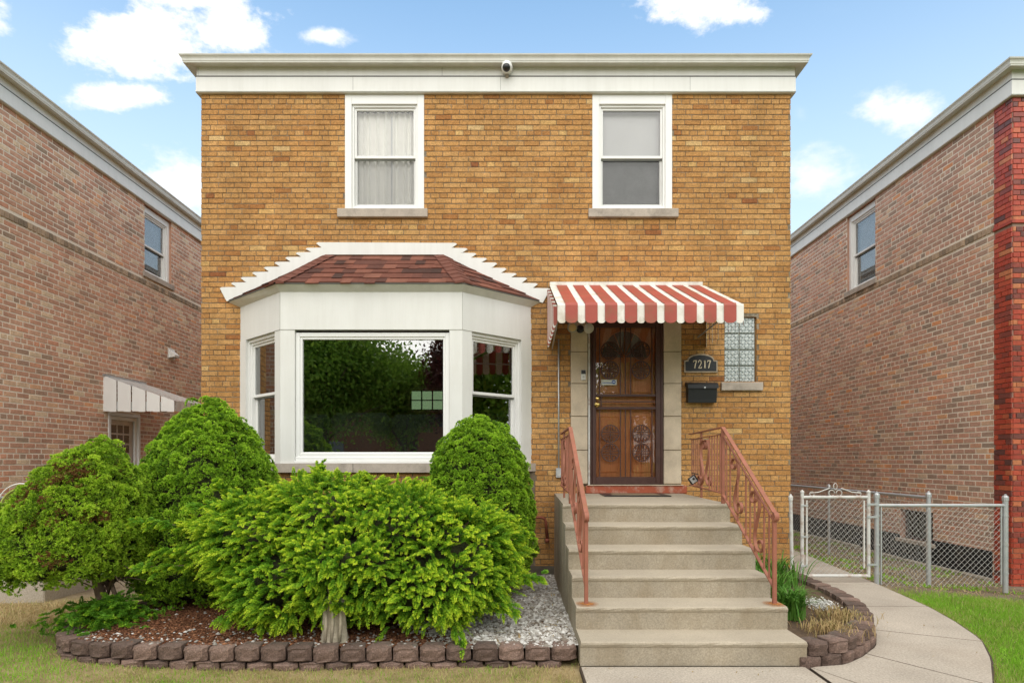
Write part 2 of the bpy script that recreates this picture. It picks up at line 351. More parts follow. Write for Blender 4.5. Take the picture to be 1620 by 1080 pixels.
m_wire = MAT('galvanised_wire', (.50, .50, .47), .5, .1, 20, metal=.3)
m_tar = MAT('black_tar_foundation', (.018, .018, .02), .7, .3, 3, bstr=.6, bscale=25, dirt=(.10, .085, .07), dirtscale=4, dirtamt=.6)
m_block = MAT('tumbled_retaining_block', (.17, .112, .088), .95, .35, 9, fine=.5, finescale=90, bstr=1.0, bscale=45, bdist=.01, dirt=(.10, .09, .075), dirtscale=6, dirtamt=.9, objrand=.35)
m_trunk = MAT('grey_brown_bark', (.16, .11, .075), .95, .3, 20, bstr=1, bscale=60, bdist=.006)
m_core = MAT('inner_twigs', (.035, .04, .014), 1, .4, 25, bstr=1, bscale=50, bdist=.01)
m_spruce = LEAF('spruce_needles', [(0, (.03, .075, .01)), (.3, (.10, .22, .018)), (.6, (.34, .58, .036)), (.88, (.55, .77, .065)), (1, (.64, .82, .11))], .25)
m_spruce2 = LEAF('spruce_needles_partly_brown', [(0, (.20, .085, .035)), (.12, (.22, .12, .04)), (.25, (.09, .18, .018)), (.5, (.33, .54, .034)), (.85, (.58, .76, .065)), (1, (.68, .82, .11))], .25)
m_yew = LEAF('golden_yew_needles', [(0, (.03, .09, .01)), (.35, (.12, .30, .02)), (.6, (.34, .55, .03)), (.8, (.68, .80, .048)), (1, (.86, .90, .11))], .28)
m_blade = LEAF('grass_blades', [(0, (.48, .36, .18)), (.25, (.58, .46, .24)), (.42, (.40, .42, .12)), (.6, (.27, .42, .05)), (.8, (.22, .47, .03)), (1, (.34, .62, .05))], .3)
m_lily = LEAF('daylily_leaves', [(0, (.45, .31, .15)), (.35, (.32, .28, .10)), (.5, (.06, .17, .02)), (1, (.15, .34, .05))], .25)
m_treeleaf = LEAF('tree_leaves', [(0, (.07, .14, .02)), (.5, (.20, .36, .04)), (1, (.42, .60, .09))], .5)
m_plumleaf = LEAF('plum_leaves', [(0, (.05, .012, .014)), (1, (.14, .035, .03))], .3)

# ================================================================ GROUND
def sstep(a, b, x): t = np.clip((x-a)/(b-a), 0, 1); return t*t*(3-2*t)
def gz(x, y):
    x = np.asarray(x, float); y = np.asarray(y, float)
    z = -.035-.12*sstep(4.7, 6.0, x)*sstep(-2.6, -.6, y)+.006*np.sin(x*2.3+y)+.006*np.sin(y*3.1-x*1.3)
    return z
def ground():
    m, t, o = newmat('earth_and_thatch'); v = coord(t)
    s = t.nodes.new('ShaderNodeSeparateXYZ'); t.links.new(v, s.inputs[0])
    dry = ramp(t, noise(t, v, 3.5, 6, .7), [(.3, (.16, .15, .05)), (.5, (.30, .23, .115)), (.7, (.40, .31, .17))])
    soil = ramp(t, noise(t, v, 5, 7, .7), [(.3, (.12, .09, .06)), (.55, (.21, .165, .115)), (.75, (.27, .23, .17))])
    lush = ramp(t, noise(t, v, 4, 5, .7), [(.3, (.07, .13, .02)), (.7, (.13, .20, .03))])
    gy = mathn(t, 'ADD', s.outputs[1], mathn(t, 'MULTIPLY', noise(t, v, 2, 3), .5))
    f = ramp(t, mathn(t, 'ADD', mathn(t, 'MULTIPLY', gy, .25), .7, True), [(.42, gray(0)), (.56, gray(1))])
    fx = ramp(t, mathn(t, 'MULTIPLY', s.outputs[0], .2, True), [(.5, gray(0)), (.7, gray(1))])
    c = mix(t, fx, dry, lush); c = mix(t, f, c, soil)
    princ(t, o, c, 1, 0, .1, noise(t, v, 60, 6, .8), .8, .012)
    xs = np.concatenate([[-420, -120, -40, -16], np.linspace(-9, 9, 73), [16, 40, 120, 420]])
    ys = np.concatenate([[-420, -120, -45, -16], np.linspace(-9, 14, 70), [40, 120, 420]])
    X, Y = np.meshgrid(xs, ys); V = np.stack([X, Y, gz(X, Y)], -1).reshape(-1, 3); nx = len(xs)
    Q = [(j*nx+i, j*nx+i+1, (j+1)*nx+i+1, (j+1)*nx+i) for j in range(len(ys)-1) for i in range(nx-1)]
    tag(arr_mesh('ground', V, Q, m, smooth=True), 'patchy earth and thatch ground of the front yard', kind='structure')
ground()
# street and sidewalk behind the camera (seen mirrored in the windows)
tag(MB().box(-60, 60, -13.6, -11.8, -.06, .0).build('pavement', m_path), kind='structure')
m_asph = MAT('asphalt', (.055, .055, .055), .9, .15, 3, fine=.3)
tag(MB().box(-60, 60, -25.5, -16.2, -.1, -.025).build('road', m_asph), kind='structure')

# walk polygons
inner = [(2.13, -3.46), (2.42, -3.40), (2.66, -3.22), (2.9, -2.98), (3.06, -2.72), (3.22, -2.34), (3.34, -2.0), (3.42, -1.55), (3.44, -1.0), (3.46, -.55), (3.63, -.3), (3.66, 0.1)]
outer = [(2.2, -6.0), (2.75, -4.35), (3.2, -3.80), (3.6, -3.29), (3.91, -2.79), (4.11, -2.23), (4.24, -1.70), (4.34, -1.07), (4.40, -.59), (4.44, .0), (4.6, 1.2)]
def lerp_poly(P, t):
    P = np.array(P); d = np.r_[0, np.cumsum(np.hypot(*np.diff(P, axis=0).T))]; t = t*d[-1]
    return np.interp(t, d, P[:, 0]), np.interp(t, d, P[:, 1])
filler = MB()
def slab(mb, pts, z0=-.1, z1=0.0, ins=.009):
    if mb is not filler: slab(filler, pts, -.1, -.0025, -.004)
    P = [Vector((x, y)) for x, y in pts]; c = sum(P, Vector((0, 0)))/len(P); n = len(P)
    Q = [p+(c-p).normalized()*ins for p in P]; Q2 = [p+(c-p).normalized()*(ins+.006) for p in P]
    vs = [(p.x, p.y, z0) for p in Q]+[(p.x, p.y, z1-.005) for p in Q]+[(p.x, p.y, z1) for p in Q2]
    mb.add(vs, [tuple(range(2*n, 3*n))]+[(i, (i+1) % n, n+(i+1) % n, n+i) for i in range(n)]+[(n+i, n+(i+1) % n, 2*n+(i+1) % n, 2*n+i) for i in range(n)])
walk = MB()
for a, b in ((-3.45, -4.7), (-4.7, -5.95), (-5.95, -7.2), (-7.2, -8.5), (-8.5, -9.8), (-9.8, -11.1), (-11.1, -11.8)):
    slab(walk, [(.49, b), (2.12, b), (2.12, a), (.49, a)])
jin = [inner[0], gp(1289, 1058), gp(1377, 1034), gp(1393, 996), gp(1368, 959), (3.46, -.6)]
jout = [(2.13, -6.0), (2.6, -4.5), gp(1566, 1083), gp(1553.6, 1013), gp(1462, 958), (4.40, -.59)]
def nearest_t(P, q):
    ts = np.linspace(0, 1, 600); x, y = lerp_poly(P, ts); return ts[np.argmin((x-q[0])**2+(y-q[1])**2)]
ti = [0]+[nearest_t(inner, q) for q in jin[1:]]; to = [nearest_t(outer, q) for q in jout]; to[0] = 0
for k in range(5):
    A = [lerp_poly(inner, ti[k]+(ti[k+1]-ti[k])*j/8) for j in range(9)]; B = [lerp_poly(outer, to[k]+(to[k+1]-to[k])*j/8) for j in range(9)]
    if k == 0: A = [(2.14, -3.47)]+[A[-1]]; B = [(2.14, -6.0)]+[B[j] for j in (2, 4, 6, 8)]
    slab(walk, [tuple(map(float, p)) for p in A]+[tuple(map(float, p)) for p in B[::-1]])
for k, (y0, y1) in enumerate(((-.59, .7), (.7, 2.1), (2.1, 3.6), (3.6, 5.1), (5.1, 6.6), (6.6, 8.1), (8.1, 9.6))):
    r = lambda y: 4.40+.12*max(0, min(1, (y+.6)/3.4))*3
    l0 = 3.47 if k == 0 else 3.66
    slab(walk, [(l0, y0), (r(y0), y0), (r(y1), y1), (3.66, y1)])
tag(walk.build('path', m_path), 'curving concrete front path', kind='structure')
tag(filler.build('path_joint_soil', MAT('joint_dirt', (.07, .05, .035), 1)), kind='structure')

# ================================================================ BRICK WALL GENERATOR
def mortar_cells(mb, fr, u0, u1, z0, z1, ops, b=0):
    us = sorted({u0, u1, *[min(max(x, u0), u1) for o in ops for x in o[:2]]}); zs = sorted({z0, z1, *[min(max(x, z0), z1) for o in ops for x in o[2:]]})
    for i in range(len(us)-1):
        for j in range(len(zs)-1):
            cu, cz = (us[i]+us[i+1])/2, (zs[j]+zs[j+1])/2
            if any(o[0] < cu < o[1] and o[2] < cz < o[3] for o in ops): continue
            mb.add([fr(us[i], b, zs[j]), fr(us[i+1], b, zs[j]), fr(us[i+1], b, zs[j+1]), fr(us[i], b, zs[j+1])], [(0, 1, 2, 3)])
def brick_arr(fr, u0, u1, z0, z1, ops, course, L, jh, jv, out=.007, head=6, hoff=3, jit=.002, rows=None, seed=1):
    rg = random.Random(seed); V = []; Q = []; r = 0; z = z0
    while z < z1-.02:
        zb, zt = z+jh/2, min(z+course-jh/2, z1); zc = (zb+zt)/2
        ints = [(u0, u1)]
        for o in ops:
            if o[2]-.01 < zc < o[3]+.01:
                ni = []
                for a, b in ints:
                    if o[1] <= a or o[0] >= b: ni.append((a, b)); continue
                    if o[0] > a: ni.append((a, o[0]))
                    if o[1] < b: ni.append((o[1], b))
                ints = ni
        hd = (r % head) == hoff; P = L/2+jv*0 if hd else L
        ph = (0 if r % 2 else L/2) if not hd else L/4
        for a, b in ints:
            k = math.floor((a-u0-ph)/P); x = u0+ph+k*P+rg.uniform(-.01, .01)
            while x < b:
                lo, hi = max(x, a), min(x+P+rg.uniform(-.006, .006), b)
                nx = hi if hi < b else b+1
                if hi-lo > .03:
                    l2, h2 = lo+(jv/2 if lo > a else 0), hi-(jv/2 if hi < b else 0)
                    d = out+rg.uniform(-jit, jit); c = .0028; e = [rg.uniform(-.0015, .0015) for _ in range(4)]; n = len(V)
                    V += [fr(l2, -.001, zb+e[0]), fr(h2, -.001, zb+e[1]), fr(h2, -.001, zt+e[2]), fr(l2, -.001, zt+e[3]),
                          fr(l2+c, d, zb+c+e[0]), fr(h2-c, d, zb+c+e[1]), fr(h2-c, d+rg.uniform(-.001, .001), zt-c+e[2]), fr(l2+c, d, zt-c+e[3])]
                    Q += [(n+4, n+5, n+6, n+7), (n, n+1, n+5, n+4), (n+1, n+2, n+6, n+5), (n+2, n+3, n+7, n+6), (n+3, n, n+4, n+7)]
                x = nx if nx > b else hi
        r += 1; z += course
    return V, Q

# ================================================================ MAIN HOUSE
XL, XR, ZT = wx(319), wx(1250), wz(150)     # -4.025 .. 3.607, 6.223
house = empty('brick_house', (-.2, 0, 0), 'two storey golden tan brick house with white bay window and flat white cornice', 'house')
BACK = 11.0
win_ops = [(wx(546), wx(671), wz(332), ZT), (wx(937), wx(1063), wz(332), ZT)]
DX0, DX1, DZ0, DZ1 = wx(931), wx(1048.5), wz(766), wz(508)
gb = (wx(1146), wx(1197), wz(604), wz(501))
bay_op = (-3.42, .15, 1.46, 3.45)
ops = win_ops+[(DX0, DX1, DZ0, DZ1), gb, bay_op]
ffr = frame((0, 0, 0), (1, 0, 0), (0, -1, 0))
mb = MB(); mortar_cells(mb, ffr, XL, XR, -.3, ZT, ops)
sfl = frame((XL, 0, 0), (0, 1, 0), (-1, 0, 0)); sfr = frame((XR, 0, 0), (0, 1, 0), (1, 0, 0))
for fr in (sfl, sfr): mortar_cells(mb, fr, 0, BACK, -.3, ZT, [])
mb.add([(XL, BACK, -.3), (XR, BACK, -.3), (XR, BACK, ZT), (XL, BACK, ZT)], [(0, 1, 2, 3)])
wallm = mb.build('wall', m_mortar, house, fixn=False)
skip = ops+[(wx(902.7), wx(929.4)+.02, DZ0, 3.36), (wx(1049)-.02, wx(1076.5), DZ0, 3.36), (DX0-.3, DX1+.3, DZ1, 3.36), (-3.6, .3, -1, 1.35)]
V, Q = brick_arr(ffr, XL, XR, -.2, ZT, skip, .0677, .209, .0075, .0055)
for fr, sd_ in ((sfl, 5), (sfr, 6)):
    v2, q2 = brick_arr(fr, .0, BACK, -.2, ZT, [], .0677, .209, .0085, .008, seed=sd_); n = len(V); V += v2; Q += [tuple(i+n for i in q) for q in q2]
arr_mesh('brick_facing', V, Q, m_brick, wallm)
# opening reveals (brick returns)
rv = MB()
def reveal(mbx, fr, o, depth, top=True, bot=True):
    a0, a1, c0, c1 = o
    mbx.add([fr(a0, 0, c0), fr(a0, 0, c1), fr(a0, -depth, c1), fr(a0, -depth, c0)], [(0, 1, 2, 3)])
    mbx.add([fr(a1, 0, c0), fr(a1, 0, c1), fr(a1, -depth, c1), fr(a1, -depth, c0)], [(0, 1, 2, 3)])
    if top: mbx.add([fr(a0, 0, c1), fr(a1, 0, c1), fr(a1, -depth, c1), fr(a0, -depth, c1)], [(0, 1, 2, 3)])
    if bot: mbx.add([fr(a0, 0, c0), fr(a1, 0, c0), fr(a1, -depth, c0), fr(a0, -depth, c0)], [(0, 1, 2, 3)])
for o in win_ops+[gb, bay_op]: reveal(rv, ffr, o, .14)
reveal(rv, ffr, (DX0, DX1, DZ0, DZ1), .2)
rv.build('reveal', m_brick, house, fixn=False)
# roof deck
MB().box(XL-.02, XR+.02, -.02, BACK, 6.45, 6.60).build('roof', MAT('dark_roofing', (.06, .055, .05), .9), house)
def cornice(parent, path, name='cornice'):
    fr_ = MB()
    fr_.strip([(0, 6.223), (.035, 6.223), (.05, 6.235), (.05, 6.428), (.042, 6.432), (.042, 6.56), (0, 6.56)], path)
    c = fr_.build(name, m_white, parent, fixn=False)
    MB().strip([(.051, 6.2215), (.0, 6.2215)], path).build('lower_trim', m_gutter, c, fixn=False)
    MB().strip([(.0535, 6.2345), (.0535, 6.2480), (.0485, 6.2480)], path).build('drip_edge', m_white, c, fixn=False)
    MB().strip([(.043, 6.4365), (.0512, 6.4365), (.0515, 6.4275), (.0512, 6.421)], path).build('seam', m_seam, c, fixn=False)
    g = MB().strip([(.03, 6.556), (.14, 6.542), (.15, 6.534), (.158, 6.538), (.158, 6.548), (.165, 6.558), (.168, 6.58), (.178, 6.602), (.192, 6.612), (.196, 6.627), (.186, 6.627), (.18, 6.60), (.02, 6.60)], path)
    g.build('gutter', m_gutter, c, fixn=False); return c
q = .7071*1.4142
cn = cornice(house, [(XL, BACK, -1, 0), (XL, 0, -q, -q), (XR, 0, q, -q), (XR, BACK, 1, 0)])
# little sheet joints of the cornice metal
for X in (wx(792), wx(1090), wx(560)): MB().box(X-.0015, X+.0015, -.0512, -.0445, 6.245, 6.425).build('sheet_joint', m_seam, cn)
for X in (wx(700), wx(316)): MB().box(X-.0015, X+.0015, -.0432, -.040, 6.436, 6.55).build('sheet_joint', m_seam, cn)

def dh_window(parent, fr, o, zm, fd=.0, cas=.085, glass=None, sill=None, name='window', thick=.05, top_extra=.04, lower_dark=True):
    """double hung window; fr frame with opening o=(a0,a1,c0,c1); fd = outward position of the casing face"""
    a0, a1, c0, c1 = o; f = MB(); d = fd
    def ring(mbx, a0, a1, c0, c1, wl, wt, wb, b0, b1, ch=.003):
        mbx.fbox(fr, a0, a0+wl, b0, b1, c0, c1, ch); mbx.fbox(fr, a1-wl, a1, b0, b1, c0, c1, ch)
        mbx.fbox(fr, a0+wl, a1-wl, b0+.001, b1-.001, c1-wt, c1, ch); mbx.fbox(fr, a0+wl, a1-wl, b0+.001, b1-.001, c0, c0+wb, ch)
    ring(f, a0, a1, c0, c1, cas, cas+top_extra, .012, d-.07, d)
    i0, i1, k0, k1 = a0+cas, a1-cas, c0+.012, c1-cas-top_extra
    ring(f, i0, i1, k0, k1, .028, .03, .045, d-.1, d-.025)
    wn = f.build(name, m_vinyl, parent)
    i0 += .028; i1 -= .028; k0 += .045; k1 -= .03
    s = MB(); ring(s, i0, i1, zm-.015, k1, .028, .03, .035, d-.075, d-.045); s.build('upper_sash', m_vinyl, wn)
    s = MB(); ring(s, i0, i1, k0, zm+.012, .032, .035, .04, d-.105, d-.078); s.build('lower_sash', m_vinyl, wn)
    MB().fbox(fr, i0+.004, i1-.004, d-.0775, d-.066, zm-.034, zm-.0155).build('sash_shadow', m_sash_shadow, wn)  # dark strip painted in as the shadow under the meeting rail
    g = glass or m_glass
    MB().fbox(fr, i0+.026, i1-.026, d-.064, d-.06, zm+.018, k1-.028).build('pane', g, wn)
    MB().fbox(fr, i0+.03, i1-.03, d-.094, d-.09, k0+.038, zm-.02).build('pane', g, wn)
    return wn, (i0, i1, k0, k1)
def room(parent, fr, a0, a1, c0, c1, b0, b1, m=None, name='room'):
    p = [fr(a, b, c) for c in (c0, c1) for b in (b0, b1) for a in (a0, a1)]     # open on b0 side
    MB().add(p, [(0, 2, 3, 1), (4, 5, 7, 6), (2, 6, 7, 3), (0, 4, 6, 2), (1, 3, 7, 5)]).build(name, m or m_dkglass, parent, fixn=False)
def folds(fr, a0, a1, c0, c1, b, n=60, amp=.018, seed=2, per=9):
    rg = random.Random(seed); V = []; ph = [rg.uniform(0, 6) for _ in range(3)]
    for i in range(n+1):
        t = i/n; off = amp*math.sin(t*PI*2*per+ph[0]+1.2*math.sin(t*9+ph[1]))+amp*.5*math.sin(t*PI*per*3.3+ph[2])
        for c in (c0, c1): V.append(fr(a0+(a1-a0)*t, b+off*(1 if c == c0 else .7), c))
    return V, [(2*i, 2*i+2, 2*i+3, 2*i+1) for i in range(n)]
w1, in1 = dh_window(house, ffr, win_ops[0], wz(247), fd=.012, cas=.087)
V, Q = folds(ffr, in1[0], in1[1], in1[2], in1[3]-.0, -.135, amp=.02); cu_ = arr_mesh('curtain', V, Q, m_curtain, w1, smooth=True)
MB().ribbon([(wx(617), .128, wz(322)), (wx(617), .128, wz(176))], (1, 0, 0), .03, .004).build('lace_edge', m_blind, w1)
sc_ = GLASS('insect_mesh', .0, .0, tintc=(.90, .90, .90)); MB().fbox(ffr, in1[0]+.02, in1[1]-.02, -.052, -.05, in1[2]+.03, wz(252)).build('screen', sc_, w1)
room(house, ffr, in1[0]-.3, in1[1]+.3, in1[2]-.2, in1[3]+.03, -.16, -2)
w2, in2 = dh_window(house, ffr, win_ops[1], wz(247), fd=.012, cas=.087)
MB().fbox(ffr, in2[0], in2[1], -.13, -.128, wz(247), in2[3]).build('roller_shade', m_blind, w2)
MB().fbox(ffr, in2[0], in2[1], -.137, -.135, in2[2], wz(247)).build('shade_lower', MAT('grey_shade', (.24, .245, .245), .8), w2)
MB().fbox(ffr, in2[0]+.02, in2[1]-.02, -.052, -.05, in2[2]+.03, wz(252)).build('screen', sc_, w2)
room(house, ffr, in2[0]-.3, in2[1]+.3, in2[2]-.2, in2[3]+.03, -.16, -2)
for (a, b), wn in (((535, 677), w1), ((930.5, 1072), w2)):
    MB().box(wx(a), wx(b), -.055, .13, wz(345.5), wz(332), .006).build('window_sill', m_sill, wn)

# ---- bay window
BY = -.72
BF = [(-3.525, 0.0), (-2.73, BY), (-.584, BY), (.252, 0.0)]
EA = [(-3.68, 0.0), (-2.745, -.80), (-.559, -.80), (.377, 0.0)]
zsill, zft, zhead, zeave = 1.45, 3.464, 3.025, 3.534
bay = MB()
def offs(P, d):
    P = [Vector(p) for p in P]; o = []
    for i, p in enumerate(P):
        ns = []
        for a, b in ((i-1, i), (i, i+1)):
            if a < 0 or b >= len(P): continue
            t = (P[b]-P[a]).normalized(); ns.append(Vector((t.y, -t.x)))
        if len(ns) == 1:
            n = ns[0]; o.append((p.x+n.x*d/max(abs(n.x), .2), p.y)) if False else o.append((p.x+d*1.414*math.copysign(1, n.x), p.y))
        else:
            n = (ns[0]+ns[1]).normalized(); q_ = d/n.dot(ns[0]); o.append((p.x+n.x*q_, p.y+n.y*q_))
    return o
def band(mbx, P, d0, d1, z0, z1):
    A, B = offs(P, d0), offs(P, d1); n = len(P)
    vs = [(x, y, z) for z in (z0, z1) for (x, y) in A+B]; m = 2*n; fs = []
    for i in range(n-1):
        fs += [(i, i+1, n+i+1, n+i), (m+i, m+n+i, m+n+i+1, m+i+1), (n+i, n+i+1, m+n+i+1, m+n+i), (i, m+i, m+i+1, i+1)]
    fs += [(0, n, m+n, m), (n-1, m+n-1, m+2*n-1, 2*n-1)]
    mbx.add(vs, fs)
bay_o = empty('bay_window', (-1.66, -.36, zsill)); bay_o.parent = house; bay_o.location = Vector((-1.66, -.36, zsill))-origin_of(house)
fas = MB(); band(fas, BF, -.08, 0, zhead, zft); fas.build('fascia_panel', m_white, bay_o)
fj = MB()
for X in (BF[1], BF[2]): fj.box(X[0]-.0022, X[0]+.0022, X[1]-.003, X[1]+.004, zhead, zft)
band(fj, BF, -.01, .0012, zhead-.003, zhead+.001)
fj.build('panel_seam', MAT('paint_crack', (.42, .42, .38), .8), bay_o)
cw = MB()
A, B = EA, BF
for i in range(3): cw.add([(*A[i], zeave), (*A[i+1], zeave), (*B[i+1], zft), (*B[i], zft)], [(0, 1, 2, 3)])
cw.build('eave_trim', m_gutter, bay_o, fixn=False)
# posts
lf = frame((*BF[1], 0), (BF[0][0]-BF[1][0], BF[0][1]-BF[1][1], 0), (-.67, -.74, 0)); lface = lf
def side_frames():
    out_ = []
    for i, (P, Q_, sgn) in enumerate(((BF[1], BF[0], -1), (BF[2], BF[3], 1))):
        d = Vector((Q_[0]-P[0], Q_[1]-P[1], 0)); L_ = d.length; d.normalize(); n = Vector((sgn*abs(d.y), -abs(d.x), 0))
        out_.append((frame((P[0], P[1], 0), d, n), L_))
    return out_
SF = side_frames(); SFR = sc(BY)
fx = lambda px: (px-810)/SFR
fa0, fa1 = fx(466), fx(711)
ffb = frame((0, BY, 0), (1, 0, 0), (0, -1, 0))
for (c, a) in ((BF[1], fa0), (BF[2], fa1)):
    fr, L_ = SF[0] if c is BF[1] else SF[1]; aa, bb = (c[0], a) if c is BF[1] else (a, c[0])
    po = MB(); po.fbox(ffb, aa, bb, -.09, -.004, zsill, zhead)
    po.fbox(fr, 0.0, .13*L_, -.09, -.004, zsill, zhead)
    po.build('corner_post', m_white, bay_o)
    MB().fbox(fr, .84*L_, L_, -.12, .004, zsill, zhead).build('wall_post', m_white, bay_o)
def ringf(mbx, fr, a0, a1, c0, c1, w_, b0, b1, ch=.004, wb=None):
    wb = w_ if wb is None else wb
    mbx.fbox(fr, a0, a0+w_, b0, b1, c0, c1, ch); mbx.fbox(fr, a1-w_, a1, b0, b1, c0, c1, ch)
    mbx.fbox(fr, a0+w_, a1-w_, b0+.001, b1-.001, c1-w_, c1, ch); mbx.fbox(fr, a0+w_, a1-w_, b0+.001, b1-.001, c0, c0+wb, ch)
pw = MB(); ringf(pw, ffb, fa0+.002, fa1-.002, zsill+.03, zhead-.03, .05, -.09, -.03, wb=.09)
ringf(pw, ffb, fa0+.045, fa1-.045, zsill+.1, zhead-.075, .034, -.1, -.042)
pw.fbox(ffb, fa0, fa1, -.1, .012, zsill, zsill+.032, .004)
pw.fbox(ffb, fa0+.002, fa1-.002, -.09, -.012, zsill+.0325, zsill+.075, .004)
pwin = pw.build('picture_window', m_vinyl, bay_o)
MB().fbox(ffb, fa0+.07, fa1-.07, -.07, -.066, zsill+.12, zhead-.1).build('pane', m_bayglass, pwin)
for (fr, L_) in SF:
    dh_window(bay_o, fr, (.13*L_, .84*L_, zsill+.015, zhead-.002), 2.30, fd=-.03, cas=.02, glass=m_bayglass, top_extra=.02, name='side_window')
sl = MB(); band(sl, BF, -.15, .045, 1.345, 1.449); sl.build('stone_sill', m_sill, bay_o)
sj = MB()
for X in (fx(560), fx(436)): sj.box(X-.003, X+.003, BY-.0475, BY-.04, 1.345, 1.448)
sj.build('sill_joint', m_seam, bay_o)
# brick base below the sill
bb = MB(); BI = offs(BF, -.02)
for i in range(3): bb.add([(*BI[i], -.2), (*BI[i+1], -.2), (*BI[i+1], 1.345), (*BI[i], 1.345)], [(0, 1, 2, 3)])
bb.build('base_mortar', m_mortar, bay_o, fixn=False)
V, Q = [], []
for i in range(3):
    a, b = Vector((*BI[i], 0)), Vector((*BI[i+1], 0)); d = (b-a); n3 = Vector((d.y, -d.x, 0))
    fr = frame(a, d, n3); v2, q2 = brick_arr(fr, 0, d.length, -.2, 1.345, [], .0677, .209, .0085, .008, seed=20+i); n = len(V); V += v2; Q += [tuple(k+n for k in q_) for q_ in q2]
arr_mesh('base_brick', V, Q, m_brick, bay_o)
# interior of the living room
m_room = MAT('brown_room_wall', (.38, .23, .17), .9)
room(house, ffr, -3.6, .2, 1.05, 3.44, .0, -4.2, m_room, 'living_room')
m_dkup = MAT('charcoal_upholstery', (.06, .063, .07), .9)
sofa = MB(); sofa.box(-3.25, .05, .28, .5, 1.06, 2.06, .05)
for k in range(4): sofa.box(-3.2+k*.8, -2.43+k*.8, .16, .30, 1.5, 2.10+.02*(k % 2), .06)
tag(sofa.build('sofa', m_dkup, None, (-1.6, .4, 1.06)), 'dark sofa back seen through the big bay window pane', 'sofa')
iw = MB().box(-2.0, -1.36, 4.17, 4.19, 2.5, 2.86).build('rear_window', EMIT('green_daylight', (.28, .42, .22), .6), house)
g = MB()
for k in range(4): g.box(-2.02+k*.213, -2.0+k*.213+.005, 4.14, 4.165, 2.48, 2.88)
for z in (2.48, 2.67, 2.86): g.box(-2.02, -1.34, 4.145, 4.16, z, z+.02)
g.build('muntin', m_doorfr, iw)
# bay roof with shingles
apexL, apexR = (wx(518), .0, wz(405)), (wx(700), .0, wz(405))
m_sh = BRICK('asphalt_shingles', [(0, (.045, .025, .02)), (.2, (.09, .035, .025)), (.45, (.14, .05, .033)), (.7, (.175, .062, .04)), (1, (.21, .085, .055))], fine=.3, fs=260, bstr=.6)
m_hip = MAT('hip_shingles', (.145, .055, .038), .95, .12, 8, fine=.3, finescale=260, bstr=.6, bscale=200)
E3 = [Vector((x, y, zeave+.014)) for x, y in EA]; AL, AR = Vector(apexL), Vector(apexR)
roofb = MB()
roofb.add([E3[0], E3[1], E3[2], E3[3], AL, AR], [(0, 1, 4), (1, 2, 5, 4), (2, 3, 5)])
rf = roofb.build('bay_roof', m_hip, house, fixn=False)
de = MB(); band(de, EA, -.02, 0.008, zeave+.001, zeave+.013); de.build('shingle_edge', m_seam, rf, fixn=False)
def shingles(V, Q, P0, P1, P2, P3, rows, seed):
    rg = random.Random(seed); P0, P1, P2, P3 = map(Vector, (P0, P1, P2, P3)); e = (P1-P0).normalized()
    up = (P3-P0); up = up-e*up.dot(e); nrm = e.cross(up).normalized()
    uL = lambda t: (P3-P0).dot(e)*t; uR = lambda t: (P1-P0).length+((P2-P0).dot(e)-(P1-P0).length)*t
    for r in range(rows):
        t0, t1 = r/rows-.0, min(1, (r+1)/rows); u_ = -.2-rg.random()*.2
        while u_ < (P1-P0).length+.2:
            wd = rg.choice((.12, .16, .2, .25)); a0, a1 = max(u_, uL(t0)), min(u_+wd, uR(t0)); b0, b1 = max(u_, uL(t1)), min(u_+wd, uR(t1)); u_ += wd
            if a1-a0 < .01: continue
            if b1 < b0: b0 = b1 = (max(min((b0+b1)/2, uR(t1)), uL(t1)))
            h = .012+rg.choice((0, .005)); n = len(V); tb = t0-(.03 if rg.random() < .5 else 0.005)
            V += [P0+e*a0+up*tb+nrm*h, P0+e*a1+up*tb+nrm*h, P0+e*b1+up*t1+nrm*.004, P0+e*b0+up*t1+nrm*.004, P0+e*a0+up*tb, P0+e*a1+up*tb]
            Q += [(n, n+1, n+2, n+3), (n+4, n+5, n+1, n), (n, n+3, n+4, n+4), (n+1, n+5, n+2, n+2)][:2]
V, Q = [], []
shingles(V, Q, E3[1], E3[2], AR, AL, 6, 1); shingles(V, Q, E3[0], E3[1], AL, AL, 6, 2); shingles(V, Q, E3[2], E3[3], AR, AR, 6, 3)
arr_mesh('shingles', [tuple(v) for v in V], Q, m_sh, rf)
for (e, a, f1, f2) in ((E3[1], AL, E3[2]-E3[1], E3[0]-E3[1]), (E3[2], AR, E3[1]-E3[2], E3[3]-E3[2])):
    hc = MB(); hdir = (a-e); Lh = hdir.length; hdir.normalize(); n_ = 8
    w1_ = (f1-hdir*f1.dot(hdir)).normalized()*.115; w2_ = (f2-hdir*f2.dot(hdir)).normalized()*.115; upv = Vector((0, 0, 1))
    for k in range(n_):
        p, q_ = e+hdir*(Lh*k/n_-.01), e+hdir*(Lh*(k+1)/n_); hh = upv*.034; lo = upv*.02
        hc.add([p+w1_+hh, p+hh*1.3, p+w2_+hh, q_+w2_+lo, q_+lo*1.4, q_+w1_+lo, p+w1_+lo*.6, p+lo*.7, p+w2_+lo*.6], [(0, 1, 4, 5), (1, 2, 3, 4), (0, 6, 7, 1), (1, 7, 8, 2)])
    hc.build('hip_cap', m_hip, rf, fixn=False)
